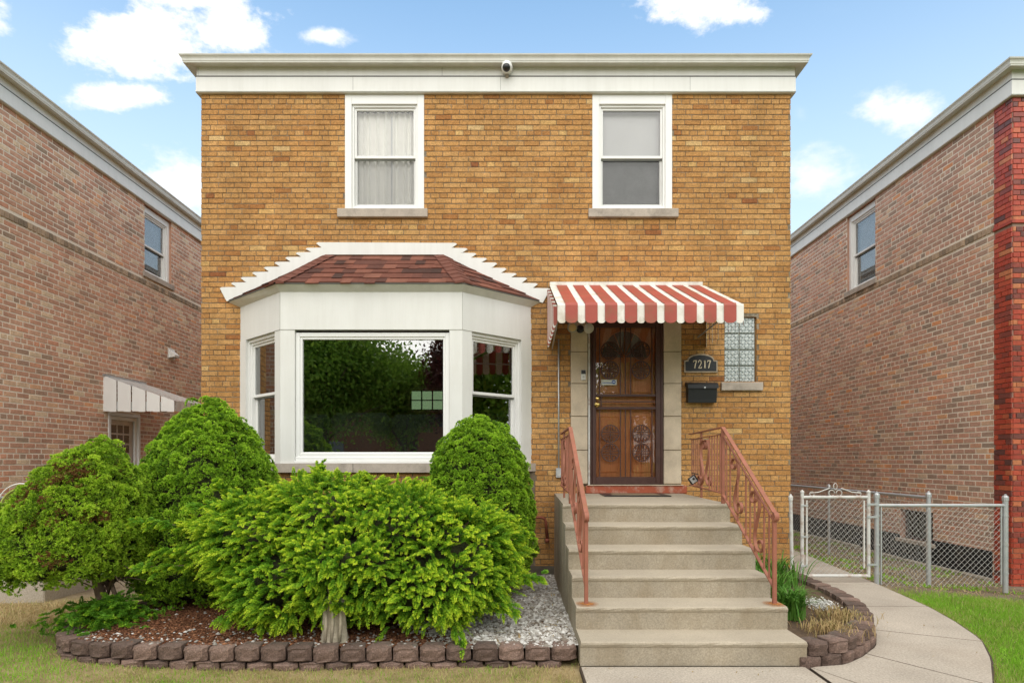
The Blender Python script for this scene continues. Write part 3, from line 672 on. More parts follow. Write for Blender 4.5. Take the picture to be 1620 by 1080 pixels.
# saw toothed step flashing
def c4(x, y): return (wx(330+x*.35185), wz(370+y*.35185))
LT = [(487, 42), (440, 67), (395, 87), (348, 108), (300, 130), (252, 152), (200, 175), (148, 198), (105, 222), (55, 243)]
RT = [(1118, 45), (1165, 68), (1205, 90), (1252, 112), (1298, 133), (1340, 157), (1385, 180), (1432, 200), (1480, 225), (1535, 248)]
poly = []
for i, (x, y) in enumerate(LT):
    if i > 0: poly.append((x+72, y-2))
    poly += [(x+8, y-1), (x, y+4)]
    if i < len(LT)-1: poly += [(x+22, LT[i+1][1]-4)]
poly += [(85, 305), (93, 303)]
inn = [(535, 96), (1052, 96), (1490, 308)]
poly2 = []
for i, (x, y) in enumerate(RT):
    if i > 0: poly2.append((x-72, y-2))
    poly2 += [(x-8, y-1), (x, y+4)]
    if i < len(RT)-1: poly2 += [(x-22, RT[i+1][1]-4)]
poly2 += [(1502, 312)]
import bmesh
def poly_plate(pts, y0, y1):
    bm = bmesh.new(); vs = [bm.verts.new((x, y0, z)) for x, z in pts]; es = [bm.edges.new((vs[i], vs[(i+1) % len(vs)])) for i in range(len(vs))]
    bmesh.ops.triangle_fill(bm, edges=es, use_beauty=True)
    r = bmesh.ops.extrude_face_region(bm, geom=bm.faces[:]); bmesh.ops.translate(bm, verts=[v for v in r['geom'] if isinstance(v, bmesh.types.BMVert)], vec=(0, y1-y0, 0))
    bmesh.ops.recalc_face_normals(bm, faces=bm.faces); return bm
pts = [c4(*p) for p in poly[::-1]]          # from inner bottom-left up along the tips to top
outline = [c4(*p) for p in [(93, 303)]+inn]+[c4(*p) for p in poly2[::-1]]+[c4(*p) for p in poly[:-1]]
cl_ = []
for p in outline:
    if not cl_ or math.hypot(p[0]-cl_[-1][0], p[1]-cl_[-1][1]) > .002: cl_.append(p)
bm = poly_plate(cl_, -.028, -.008); me = bpy.data.meshes.new('step_flashing'); bm.to_mesh(me); bm.free()
finish('step_flashing', me, m_awwhite if False else m_white, house, (0, 0, 0), False)

# ---- stone door surround
def c5(x, y): return (wx(900+x*.2687), wz(500+y*.2687))
sur = [765, 712, 658.7, 607, 557, 505]
for (a, b) in ((902.7, 929), (1049, 1076.5)):
    sb = MB()
    for k in range(5): sb.box(wx(a), wx(b), -.045+.002*(k % 2), .19, wz(sur[k])+.004, wz(sur[k+1])-.004, .005)
    sb.build('stone_jamb', m_stone, house)
    MB().box(wx(a)+.004, wx(b)-.004, -.03, .18, DZ0-.0, wz(505)).build('jamb_joint', m_mortar, house)
MB().box(wx(902.7), wx(1076.5), -.046, .19, wz(504.5), 3.36, .005).build('stone_lintel', m_stone, house)
MB().box(wx(930), wx(932.5), -.05, .0, DZ0, wz(511)).build('caulk_strip', m_whpipe, house)
# painted base step under the door
bs = MB().box(.95, 2.25, -.075, .19, 1.0605, DZ0-.012, .008).build('door_plinth', m_redpaint, house)
MB().box(.97, 2.2, -.09, .19, DZ0-.0115, DZ0-.0005, .004).build('door_sill', m_stone, bs)
# wooden entry door
dw = MB(); dy = .06
dw.box(DX0+.03, DX1-.03, dy, dy+.045, DZ0+.01, DZ1-.05)
ent = dw.build('entry_door', m_wood, house)
pn = MB()
for (x0, x1) in ((170, 300), (365, 490)):
    for (y0, y1) in ((300, 450), (590, 730), (760, 920)):
        a, c = c5(x0, y1); b, d = c5(x1, y0); pn.box(a+.02, b-.0, dy-.012, dy+.001, c, d, .01)
pn.build('door_panel', m_wood, ent)
cx, cz = c5(330, 215); fan = MB(); fan.prism([(cx+.29*math.cos(a), cz-.05+.34*math.sin(a)) for a in np.linspace(0, PI, 20)], lambda a, b, c: (a, c, b), dy-.006, dy-.002); fan.build('fanlight', MAT('leaded_fanlight', (.16, .18, .17), .15), ent)
fr_ = MB()
for k in range(20):
    pass
fr_.tube([(cx+.3*math.cos(a), dy-.006, cz-.05+.35*math.sin(a)) for a in np.linspace(0, PI, 24)], .012, 5)
for a in (.6, 1.1, 1.57, 2.04, 2.54): fr_.tube([(cx, dy-.006, cz-.05), (cx+.29*math.cos(a), dy-.006, cz-.05+.34*math.sin(a))], .004, 4)
fr_.build('fanlight_moulding', m_wood, ent)
# security storm door
sdr = MB(); y0, y1 = -.035, .0
L0, Tt = c5(120, 45); L1, Bb = c5(552, 990)
sdr.box(L0, L0+.03, y0+.006, .05, Bb, Tt+.06, .003); sdr.box(L1-.03, L1, y0+.006, .05, Bb, Tt+.06, .003); sdr.box(L0+.03, L1-.03, y0+.007, .05, Tt+.03, Tt+.059, .003)
a, b = c5(136, 0)[0], c5(537, 0)[0]
s0, s1 = c5(158, 0)[0], c5(508, 0)[0]
zt, zb = Tt+.028, Bb+.004
sdr.box(a, s0, y0, y1, zb, zt, .004); sdr.box(s1, b, y0, y1, zb, zt, .004)
for (ya, yb) in ((45, 68), (460, 474), (534, 549), (945, 988)):
    z1_, z0_ = c5(0, ya)[1], c5(0, yb)[1]; z1_ = zt if ya == 45 else z1_; z0_ = zb if yb == 988 else z0_; sdr.box(s0, s1, y0+.001, y1-.001, z0_, z1_, .003)
sec = sdr.build('security_door', m_doorfr, house)
br = MB()
for X in (180, 302, 331, 362, 487):
    x = c5(X, 0)[0]
    for (ya, yb) in ((68, 460), (549, 945)): br.box(x-.006, x+.006, y0+.008, y0+.022, c5(0, yb)[1], c5(0, ya)[1])
z = c5(0, 504)[1]; br.box(s0+.03, s1, y0+.008, y0+.022, z-.007, z+.007)
x = c5(188, 0)[0]; br.box(x-.006, x+.006, y0+.009, y0+.023, c5(0, 534)[1], c5(0, 474)[1])
br.build('bars', m_doorfr, sec)
for (mx, my) in ((240, 205), (423, 205), (240, 318), (423, 318), (242, 692), (425, 692), (242, 802), (426, 802)):
    X, Z = c5(mx, my); r = .112; md = MB(); yy = y0+.012
    md.ribbon([(X+r*math.cos(t), yy, Z+r*math.sin(t)) for t in np.linspace(0, 2*PI, 33)], (0, 1, 0), .013, .014)
    def pl(*p):
        for sx in (-1, 1):
            for sz in (-1, 1): md.ribbon([(X+sx*q_[0]*r, yy, Z+sz*q_[1]*r) for q_ in p], (0, 1, 0), .012, .0105)
    md.ribbon([(X, yy, Z-r), (X, yy, Z+r)], (0, 1, 0), .011, .009)
    md.ribbon([(X-.55*r, yy, Z), (X+.55*r, yy, Z)], (0, 1, 0), .0105, .008)
    pl((.0, .2), (.94, .2)); pl((.28, .2), (.28, .62), (.0, .62)) if False else pl((.25, .42), (.25, .92)); pl((.25, .42), (.62, .42), (.62, .72)); pl((0, .2), (.0, .2001)) if False else None
    md.build('medallion', m_doorfr, sec)
MB().box(s0-.01, s1+.01, y1+.003, y1+.006, zb+.08, zt-.05).build('storm_pane', GLASS('storm_glass', .03, .9, tintc=(.97, .955, .945), wav=.04), sec)
kb = MB(); X, Z = c5(164, 522); kb.lathe([(.033, 0), (.036, .006), (.03, .012), (.014, .016), (.013, .034), (.026, .042), (.029, .055), (.022, .066), (.002, .07)], (X, y0, Z), 'Y', 20); kb.build('knob', m_brass, sec, smooth=True)
kb = MB(); X, Z = c5(165, 485); kb.lathe([(.022, 0), (.024, .006), (.018, .012), (.002, .014)], (X, y0, Z), 'Y', 18); kb.build('deadbolt', m_brass, sec, smooth=True)
stk = MB(); X0, Z1 = c5(190, 373); X1, Z0 = c5(281, 405); stk.box(X0, X1, y1+.0005, y1+.002, Z0, Z1); st = stk.build('alarm_sticker', MAT('sticker_paper', (.62, .64, .58), .5), sec)
X, Z = c5(264, 387); sk = MB(); sk.prism([(X+.027*math.cos(t+PI/8), Z+.027*math.sin(t+PI/8)) for t in np.arange(8)*PI/4], lambda a, b, c: (a, c, b), -.0016, .0002); sk.box(X0+.012, X0+.15, -.0012, .0002, Z-.016, Z-.008); sk.build('sticker_print', MAT('sticker_blue', (.04, .12, .42), .5), st)
sk = MB(); sk.box(X-.016, X+.016, -.0022, -.0018, Z-.006, Z+.006); sk.build('sticker_letters', MAT('sticker_white', (.7, .75, .8), .5), st)

# ---- glass block window
gbw = MB(); a0, a1, c0, c1 = gb
gbw.box(a0, a1, .055, .09, c0, c1)
gbo = gbw.build('glass_block_window', MAT('block_mortar', (.36, .37, .32), .8, .1, 20), house)
def gblock():
    m, t, o = newmat('pressed_glass_block'); v = coord(t)
    wv = t.nodes.new('ShaderNodeTexMagic'); wv.turbulence_depth = 3; wv.inputs['Scale'].default_value = 14; wv.inputs['Distortion'].default_value = 1.6; t.links.new(v, wv.inputs['Vector'])
    c = ramp(t, wv.outputs['Fac'], [(.3, (.20, .24, .24)), (.55, (.42, .47, .46)), (.8, (.62, .66, .65))])
    princ(t, o, c, .12, 0, .6, wv.outputs['Fac'], .8, .012); return m
m_gblock = gblock(); wbk, hbk = (a1-a0-.01)/2, (c1-c0)/4
for i in range(2):
    for j in range(4): MB().box(a0+.008+i*wbk, a0+i*wbk+wbk-.004, .03, .06, c0+j*hbk+.007, c0+(j+1)*hbk-.006, .008).build('glass_block', m_gblock, gbo)
MB().box(wx(1139.5), wx(1205), -.05, .09, wz(618), wz(605), .005).build('sill', m_sill, gbo)
# side wall returns hidden interiors
# foundation strip at foot
MB().box(.16, .6, -.02, .0, -.1, .12).build('footing', MAT('dark_footing_concrete', (.15, .13, .10), .95, .2, 9, bstr=.5), house)  # footing strip in a darker concrete colour

# ================================================================ NEIGHBOUR HOUSES
def neighbour(XW, side, y_front, y_face, zband, wy0, wy1, wz0, zrail, bmat, label, extra=None):
    h = empty('neighbour_house', (XW+side*3.7, y_front, -.2), label, 'house')
    fr = frame((XW, 0, 0), (0, 1, 0), (-side, 0, 0)); B = 13.0
    ops = [(wy0, wy1, wz0, ZT)]+(extra or [])
    m = MB(); mortar_cells(m, fr, y_face, B, -.3, ZT, ops); wl = m.build('wall', m_cmortar, h, fixn=False)
    band_op = [(y_face, B, zband, zband+.1)]
    V, Q = brick_arr(fr, y_face, B, -.25, ZT, ops+band_op, .0762, .218, .0165, .015, out=.004, jit=.002, head=7, hoff=2, seed=30+int(side))
    arr_mesh('brick_facing', V, Q, bmat, wl)
    bo = [o for o in ops if o[2] < zband+.05 < o[3]]
    V, Q = brick_arr(fr, y_face, B, zband, zband+.1, bo, .1, .076, .012, .012, out=.016, jit=.003, head=99, hoff=50, seed=40)
    arr_mesh('band_course', V, Q, BRICK('band_brick_%d' % (side+2), [(0, (.22, .17, .12)), (.5, (.36, .26, .18)), (1, (.48, .35, .24))], fs=60), wl)
    # red wrap and front
    m = MB(); mortar_cells(m, fr, y_front, y_face, -.3, ZT, []); f2 = frame((XW, y_front, 0), (side, 0, 0), (0, -1, 0)); mortar_cells(m, f2, 0, 7.4, -.3, ZT, [])
    m.add([(XW, B, -.3), (XW+side*7.4, B, -.3), (XW+side*7.4, B, ZT), (XW, B, ZT)], [(0, 1, 2, 3)]); m.add([(XW+side*7.4, y_front, -.3), (XW+side*7.4, B, -.3), (XW+side*7.4, B, ZT), (XW+side*7.4, y_front, ZT)], [(0, 1, 2, 3)])
    rw = m.build('front_wall', m_rmortar, h, fixn=False)
    V, Q = brick_arr(fr, y_front, y_face-.01, -.2, ZT, [(y_front-.1, y_face+.1, zband-.02, zband+.05)], .0677, .209, .006, .006, out=.012, seed=50)
    v2, q2 = brick_arr(f2, 0, 7.4, -.2, ZT, [(0, 8, zband-.02, zband+.05), (2.2, 3.4, 4.8, ZT), (4.6, 6.2, 4.8, ZT), (2.4, 5.2, 1.4, 3.2)], .0677, .209, .006, .006, out=.012, seed=51); n = len(V); V += v2; Q += [tuple(i+n for i in q_) for q_ in q2]
    arr_mesh('red_brick_facing', V, Q, m_red, rw)
    m = MB(); m.fbox(fr, y_front-.02, y_face, .0, .022, zband+.0, zband+.045, .004); m.fbox(f2, -.02, 7.4, .0, .022, zband, zband+.045, .004); m.build('belt_course', m_red, rw)
    for o in ((2.2, 3.4, 4.8, ZT), (4.6, 6.2, 4.8, ZT), (2.4, 5.2, 1.4, 3.2)):
        m = MB(); ringf(m, f2, *o, .08, .0, .03); wn = m.build('window', m_vinyl, h); MB().fbox(f2, o[0]+.08, o[1]-.08, .004, .008, o[2]+.08, o[3]-.08).build('pane', MAT('dark_pane', (.03, .035, .04), .05, spec=.8), wn)
    xs = [(XW, B, -side, 0), (XW, y_front, -side, -1), (XW+side*7.4, y_front, side, -1), (XW+side*7.4, B, side, 0)]
    cornice(h, xs)
    MB().box(XW, XW+side*7.4, y_front, B, 6.45, 6.6).build('roof', bpy.data.materials['dark_roofing'], h)
    m = MB(); reveal(m, fr, (wy0, wy1, wz0, ZT), .12); m.build('reveal', bmat, h, fixn=False)
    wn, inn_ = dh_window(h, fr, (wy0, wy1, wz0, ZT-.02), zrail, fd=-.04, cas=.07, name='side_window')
    MB().fbox(fr, wy0-.06, wy1+.06, -.1, .035, wz0-.1, wz0, .005).build('window_sill', m_sill, wn)
    MB().fbox(fr, inn_[0], inn_[1], -.2, -.195, inn_[2], inn_[3]).build('shade', MAT('window_shade_%d' % (side+2), (.55, .6, .62) if side > 0 else (.30, .33, .38), .8), wn)
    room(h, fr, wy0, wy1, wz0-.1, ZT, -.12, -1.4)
    return h, fr
XNL, XNR = -6.78, 6.54
nl, frl = neighbour(XNL, -1, -.22, .10, 4.72, 3.29, 4.16, 4.97, 5.51, m_common, 'pinkish brown brick neighbour house on the left, with a ribbed white side awning', [(2.29, 3.16, .15, 2.3)])
nr, frr = neighbour(XNR, 1, .06, .36, 4.58, 3.02, 3.93, 4.76, 5.43, m_common_r, 'mixed brown brick neighbour house on the right, with a glossy red brick front corner', [(1.54, 2.32, .19, .67)])
# side door of the left house
m = MB(); reveal(m, frl, (2.29, 3.16, .15, 2.3), .12); m.build('reveal', m_common, nl, fixn=False)
m = MB(); ringf(m, frl, 2.29, 3.16, .15, 2.3, .05, -.1, .01); ringf(m, frl, 2.345, 3.105, .2, 2.245, .06, -.06, -.02); sdoor = m.build('storm_door', m_vinyl, nl)
MB().fbox(frl, 2.4, 3.05, -.04, -.036, .25, 2.19).build('pane', GLASS('door_glass_clear', .0, .35, tintc=(.98, .98, .98)), sdoor)
idr = MB(); idr.fbox(frl, 2.33, 3.12, -.11, -.075, .16, 2.29); d2 = idr.build('inner_door', MAT('white_door_paint', (.88, .87, .83), .5), sdoor)
m = MB()
for i in range(3):
    for j in range(3): m.fbox(frl, 2.48+i*.17, 2.62+i*.17, -.0745, -.0735, 1.62+j*.17, 1.76+j*.17)
m.build('door_light', MAT('door_glass', (.12, .13, .14), .1), d2)
tag(MB().fbox(frl, 2.1, 3.4, .0, 1.0, -.1, .14, .01).build('side_step', m_conc, None, (-6.2, 2.7, -.1)), 'low concrete step below the side door of the left house', 'step')
# side awning
sa = empty('side_door_awning', (-6.2, 2.7, 2.3), 'small white ribbed metal awning over the side door of the left house', 'awning')
m = MB(); za, zf, y0, y1, xo = 2.89, 2.47, 2.17, 3.3, 1.2
for i in range(10):
    a = xo*i/10; b = xo*(i+1)/10-.012; z_ = lambda t: za+(zf-za)*t/xo; d = .02*(i % 2)
    m.add([frl(y0-d, a, 2.30-.01*(i % 2)), frl(y0-d, b, 2.30-.01*(i % 2)), frl(y0-d, b, z_(b)), frl(y0-d, a, z_(a)), frl(y0-d+.015, a, 2.30), frl(y0-d+.015, b, 2.30), frl(y0-d+.015, b, z_(b)), frl(y0-d+.015, a, z_(a))],
          [(0, 1, 2, 3), (7, 6, 5, 4), (0, 3, 7, 4), (1, 5, 6, 2), (0, 4, 5, 1), (3, 2, 6, 7)])
m.fbox(frl, y0+.03, y0+.035, .02, xo-.02, 2.32, 2.46)
m.build('end_panel', m_vinyl, sa)
m = MB(); n_ = 11
for i in range(n_):
    a, b = y0+(y1-y0)*i/n_, y0+(y1-y0)*(i+1)/n_-.006; d = .012*(i % 2)
    m.add([frl(a, 0, za+d), frl(b, 0, za+d), frl(b, xo+.02, zf+d), frl(a, xo+.02, zf+d), frl(a, xo+.02+d, 2.30), frl(b, xo+.02+d, 2.30)], [(0, 1, 2, 3), (3, 2, 5, 4)])
    m.add([frl(a, 0, za+d-.012), frl(b, 0, za+d-.012), frl(b, xo+.005, zf+d-.012), frl(a, xo+.005, zf+d-.012), frl(a, xo+.005+d, 2.30), frl(b, xo+.005+d, 2.30)], [(3, 2, 1, 0), (4, 5, 2, 3)])
m.build('canopy', m_vinyl, sa, fixn=False)
MB().fbox(frl, y0-.02, y1, 0, .03, za-.01, za+.03).build('wall_rail', m_galv, sa)
# dryer vent hood
vh = MB(); vy = 4.15; vh.add([frl(vy-.09, .012, 3.67), frl(vy+.09, .012, 3.67), frl(vy+.09, .012, 3.52), frl(vy-.09, .012, 3.52), frl(vy-.08, .13, 3.57), frl(vy+.08, .13, 3.57), frl(vy+.08, .12, 3.53), frl(vy-.08, .12, 3.53)],
                            [(0, 1, 5, 4), (4, 5, 6, 7), (0, 4, 7, 3), (1, 2, 6, 5)])
vh.fbox(frl, vy-.12, vy+.12, .004, .014, 3.5, 3.7, .003)
tag(vh.build('vent_hood', m_white, None, (XNL, vy, 3.6), fixn=False), 'small white dryer vent hood on the left neighbour wall', 'vent')
# tar foundation + basement window of the right house
m = MB(); mortar_cells(m, frr, .37, 13, -.3, .25, [(1.54, 2.32, .19, .67)], b=.012); m.build('tarred_foundation', m_tar, nr, fixn=False)
m = MB(); reveal(m, frr, (1.54, 2.32, .19, .67), .15); m.build('reveal', m_common_r, nr, fixn=False)
m = MB(); ringf(m, frr, 1.54, 2.32, .19, .67, .035, -.12, -.08); bwn = m.build('basement_window', m_doorfr, nr)
MB().fbox(frr, 1.57, 2.29, -.11, -.105, .22, .64).build('pane', MAT('near_black_pane', (.02, .022, .022), .2), bwn)  # basement pane coloured near black
MB().fbox(frr, 1.47, 2.39, -.1, .05, .13, .19, .005).build('sill', m_sill, bwn)
lb = MB()
for k in range(14):
    yk = .35+k*.62; lb.fbox(frr, yk, yk+.5+.1*random.random(), .013, .10+.05*random.random(), -.22, -.13+.03*random.random(), .015)
lb.build('footing_ledge', MAT('crumbling_concrete', (.30, .26, .20), .95, .2, 8, bstr=1, bscale=30, bdist=.01), nr)

# ================================================================ CONCRETE STEPS
steps = empty('concrete_steps', (1.3, -1.7, 0), 'wide concrete front steps with rust stains below the railing posts', 'steps')
RI, TR, LD = .1766, .3066, -1.92
def step_block(y_back, y_front, z, name, xb=None):
    mbx = MB(); xl, xr = .495, 2.135; xlb, xrb = (.545, 2.20) if xb else (xl, xr)
    n = 26; rows = []
    prof = [(y_front+.012, 0.0), (y_front+.012, z-.045), (y_front+.004, z-.034), (y_front, z-.02), (y_front+.003, z-.009), (y_front+.012, z-.002), (y_front+.03, z), (y_back, z+.001)]
    rg = random.Random(int(z*1000)); V = []
    nx = 27
    for i, (y, zz) in enumerate(prof):
        for k in range(nx):
            t = k/(nx-1); a = xl+(xr-xl)*t if i < 7 else xlb+(xrb-xlb)*t
            V.append((a+(.004 if k == 0 and zz > z-.02 else 0)-(.004 if k == nx-1 and zz > z-.02 else 0), y+(rg.uniform(-.0022, .0022) if 1 < i < 6 else 0), zz+(rg.uniform(-.0015, .0015) if 2 < i < 7 else 0)))
    fs = [(i*nx+k, i*nx+k+1, (i+1)*nx+k+1, (i+1)*nx+k) for i in range(len(prof)-1) for k in range(nx-1)]
    b0 = len(V); V += [(xlb, y_back, 0), (xrb, y_back, 0)]
    fs += [tuple([i*nx for i in range(8)]+[b0]), tuple([b0+1]+[i*nx+nx-1 for i in range(7, -1, -1)])]
    mbx.add(V, fs); return mbx.build(name, m_conc, steps)
step_block(-.003, LD, 6*RI, 'landing', True)
for k in range(1, 6): step_block(LD-TR*(k-1)+.012, LD-TR*k, (6-k)*RI, 'step')
# rust runs below the posts
for X in (.585, 2.07):
    x0_, x1_ = max(X-.1, .505), min(X+.1, 2.125); ro = bpy.data.objects.new('rust_stain', None)
    rs = MB(); rs.add([(x0_-X, -.062, .006), (x1_-X, -.062, .006), (x1_-X, .09, .006), (x0_-X, .09, .006)], [(0, 1, 2, 3)])
    rs.add([(x0_-X, -.0995, -.02), (x1_-X, -.0995, -.02), (x1_-X, -.0915, -.17), (x0_-X, -.0915, -.17)], [(0, 3, 2, 1)])
    rs.add([(x0_-X, -.0995, -.02), (x1_-X, -.0995, -.02), (x1_-X, -.062, .006), (x0_-X, -.062, .006)], [(0, 1, 2, 3)])
    me = bpy.data.meshes.new('rust_stain'); me.from_pydata(rs.v, [], rs.f); me.materials.append(m_rust); o = bpy.data.objects.new('rust_stain', me); C.objects.link(o); o.parent = steps; o.location = Vector((X, -3.055, .3535))-steps.location

# ================================================================ RAILINGS
def clothoid(n=70, h=.42, k=9.5, pw_=3):
    s_ = np.linspace(-1, 1, n); th = 6.9*np.abs(s_)**2.3
    x = np.cumsum(np.cos(th)); y = np.cumsum(np.sin(th)); P = np.stack([x, y], 1)
    P -= (P[0]+P[-1])/2
    a = math.atan2(*(P[len(P)//2+6]-P[len(P)//2-6])[::-1]); rot = PI/2-a-.35
    c, s2 = math.cos(rot), math.sin(rot); P = P@np.array([[c, s2], [-s2, c]])
    P = P/(P[:, 1].max()-P[:, 1].min())*h; P -= (P.max(0)+P.min(0))/2
    return P
CL = clothoid()
def railing(xb, xc, xs, label):
    r = empty('iron_railing', (xs, -3.05, 5*RI-.53), label, 'railing', 'wrought iron railings of the front steps')
    r.location = (xs, -3.05, .353)
    B, Cc, Sx = Vector((xb, -.30, 1.81)), Vector((xc, -1.87, 1.81)), Vector((xs, -3.05, 1.076))
    dn = lambda v, d: Vector((v.x, v.y, v.z-d))
    side = Vector((1, 0, 0))
    m = MB(); m.ribbon([B, Cc+Vector((0, .012, 0))], (Cc-B).cross(Vector((0, 0, 1))), .036, .012)
    pts_ = [Cc, Sx]; c0 = Sx+Vector((0, -.012, -.035))
    pts_ += [c0+Vector((0, -.035*math.sin(t), .035*math.cos(t)))*(1-.12*t/PI) for t in np.linspace(.2, 1.65*PI, 14)]
    m.ribbon(pts_, side, .036, .011); m.build('handrail', m_rail, r)
    m = MB(); m.ribbon([dn(B, .63), dn(Cc, .65)], side, .026, .011); b2 = Vector((xs, -3.05, .48)); m.ribbon([dn(Cc, .66), b2], side, .026, .011)
    m.ribbon([dn(B, .065), dn(Cc, .065)], side, .018, .008); m.ribbon([dn(Cc, .075), dn(Sx, .075)], side, .018, .008)
    m.build('lower_rail', m_rail, r)
    for (p, zt_, zb_, w_) in ((Cc, 1.80, 1.0595, .032), (Vector((xs, -3.05, 0)), 1.07, .353, .030), (Vector((xb-(xb-xc)*.4, -.93, 0)), 1.80, 1.0595, .022)):
        MB().box(p.x-w_/2, p.x+w_/2, p.y-w_/2, p.y+w_/2, zb_, zt_, .003).build('post', m_rail, r)
    mo1 = [(.30, .58)]; mo2 = [(.14, .38), (.58, .82)]
    L1 = 1.57; L2 = 1.18
    for k in range(1, 14):
        t = k/14
        if .36 < t < .64: continue
        p = B.lerp(Cc, t); MB().box(p.x-.006, p.x+.006, p.y-.006, p.y+.006, p.z-.64, p.z-.066).build('baluster', m_rail, r)
    for k in range(1, 12):
        t = k/12
        if .20 < t < .44 and k != 4 or .60 < t < .82 and k != 8: continue
        p = Cc.lerp(Sx, t); pz = dn(Cc, .66).lerp(b2, t).z; MB().box(p.x-.006, p.x+.006, p.y-.006, p.y+.006, pz, p.z-.077).build('baluster', m_rail, r)
    def scroll(cx_, cy_, cz_, flip, h=.5, shear=0):
        P = CL*np.array([(h/.42)*1.25, h/.42]); mm = MB(); mm.ribbon([(cx_, cy_+flip*a, cz_+b+shear*flip*a) for a, b in P], side, .026, .0105); mm.build('scroll', m_rail, r)
    p = B.lerp(Cc, .5); scroll(p.x, p.y+.10, p.z-.35, 1); scroll(p.x, p.y-.10, p.z-.35, -1)
    for t in (.31, .71):
        p = Cc.lerp(Sx, t); pz = dn(Cc, .66).lerp(b2, t).z; scroll(p.x, p.y, (p.z+pz)/2-.01, -1, .5)
    return r
railing(.61, .575, .585, 'rusty red oxide iron railing on the left side of the steps, beside the gravel')
railing(2.22, 2.08, 2.07, 'rusty red oxide iron railing on the right side of the steps, beside the mailbox wall')

# ================================================================ FRONT AWNING
aw = empty('striped_awning', (1.49, 0, 3.0), 'red and white striped metal awning with scalloped edge over the front door', 'awning')
AX0, AX1, AP = .49, 2.495, -1.31; zb_, zf_, zv = 3.747, 3.165, 2.965
def slat(mbx, x0, x1, dz):
    prof = [(-.005, zb_+dz)]
    for t in (.25, .5, .75, .96): prof.append((AP*t, zb_+(zf_-zb_)*t+dz))
    prof += [(AP-.004-dz*.5, zf_+.004+dz), (AP-.012-dz, zf_-.012), (AP-.012-dz, zv+.05)]
    n = len(prof); V = []; nx = 6
    for (y, z) in prof:
        for k in range(nx): V.append((x0+(x1-x0)*k/(nx-1), y, z))
    for k in range(nx):
        t = k/(nx-1)*2-1; V.append((x0+(x1-x0)*k/(nx-1), AP-.012-dz, zv+.028-.032*math.sqrt(max(0, 1-t*t))))
    fs = [(i*nx+k, i*nx+k+1, (i+1)*nx+k+1, (i+1)*nx+k) for i in range(n) for k in range(nx-1)]
    mbx.add(V, fs)
mw, mr = MB(), MB(); p = .2132; x = AX0
k = 0
while x < AX1-.02:
    slat(mw, x, min(x+.095, AX1), 0)
    if x+.087+.128 < AX1+.05: slat(mr, x+.083, min(x+.083+.134, AX1+.01), .010)
    x += p
for mbx, nm, mt in ((mw, 'white_slats', m_awwhite), (mr, 'red_slats', m_awred)):
    o = mbx.build(nm, mt, aw, fixn=False); sm_ = o.modifiers.new('thickness', 'SOLIDIFY'); sm_.thickness = .0025
MB().box(wx(869.5), wx(1110.5), -.035, -.008, wz(453.5), wz(447), .003).build('wall_rail', m_awwhite, aw)
for sgn, X in ((-1, AX0), (1, AX1)):
    for k in range(12):
        yy = -.03-1.24*k/11; ztp = zb_+(zf_-zb_)*(-yy/1.31)-.012; dx, dyy = sgn*.34, .94; wd = .105
        pts_ = []
        for t in np.linspace(0, 1, 7): pts_.append((t, zv+.02-.035*math.sqrt(max(0, 1-(2*t-1)**2))))
        pts_ += [(1, ztp), (0, ztp-.03)]
        f = lambda a, b, c, X=X, yy=yy: (X+dx*wd*(a)+c*dyy*sgn, yy-.04+dyy*wd*a-c*dx*sgn, b)
        MB().prism(pts_, f, 0, .003).build('side_slat', m_awred if k % 2 else m_awwhite, aw)
sp_ = MB()
sp_.tube([(AX0+.03, -1.22, zf_-.03), (AX0+.03, -.03, 2.93)], .009, 6); sp_.build('support_arm', m_galv, aw)
sp_ = MB(); sp_.tube([(AX1-.06, -1.22, zf_-.02), (wx(1103), -.03, wz(534))], .011, 6); sp_.build('support_arm', m_galv, aw)
MB().box(AX0+.02, AX1-.02, AP+.02, AP+.045, zf_-.03, zf_-.008).build('front_bar', m_galv, aw)

# ================================================================ WALL FIXTURES
fl = empty('flood_light', (wx(917), -.05, wz(522)), 'twin flood light above the left stone jamb, under the striped awning', 'light fixture')
mb = MB(); mb.lathe([(.05, 0), (.052, .02), (.03, .04), (.02, .045)], (wx(917), -.045, wz(522)), 'Y', 18); mb.build('wall_box', m_black, fl)
for i, (px, py, dx) in enumerate(((905, 518, -.2), (931, 519, .25))):
    X, Z = wx(px, 124.5), wz(py+1, 124.5); h = MB(); prof = [(.025, .0), (.032, .03), (.062, .10), (.064, .125), (.058, .128)]
    for j, (r, hh) in enumerate(prof): pass
    h.lathe([(r, hh) for r, hh in prof], (X, -.07, Z), 'Y', 20); h.build('lamp_head', MAT('lamp_housing_%d' % i, (.35, .33, .27) if i == 0 else (.62, .60, .52), .5), fl, smooth=True)
    MB().lathe([(.052, 0), (.045, .008), (.002, .012)], (X, -.196, Z), 'Y', 20).build('lens', MAT('flood_lens_%d' % i, (.62, .45, .2) if i == 0 else (.6, .6, .55), .2), fl, smooth=True)
    MB().tube([(wx(917), -.08, wz(522)), (X, -.085, Z)], .012, 6).build('swivel', m_black, fl)
dbn = empty('doorbell', (wx(922), -.05, wz(594)), 'small black and white video doorbell on the left stone jamb', 'doorbell')
MB().box(wx(918.3), wx(925.8), -.068, -.045, wz(602), wz(586), .004).build('body', MAT('doorbell_white', (.68, .68, .66), .4), dbn)
MB().box(wx(918.6), wx(925.5), -.071, -.0685, wz(592.5), wz(586.5), .001).build('camera_face', m_black, dbn)
MB().lathe([(.012, 0), (.012, .003), (.009, .004)], (wx(922), -.068, wz(597)), 'Y', 16).build('button', m_galv, dbn)
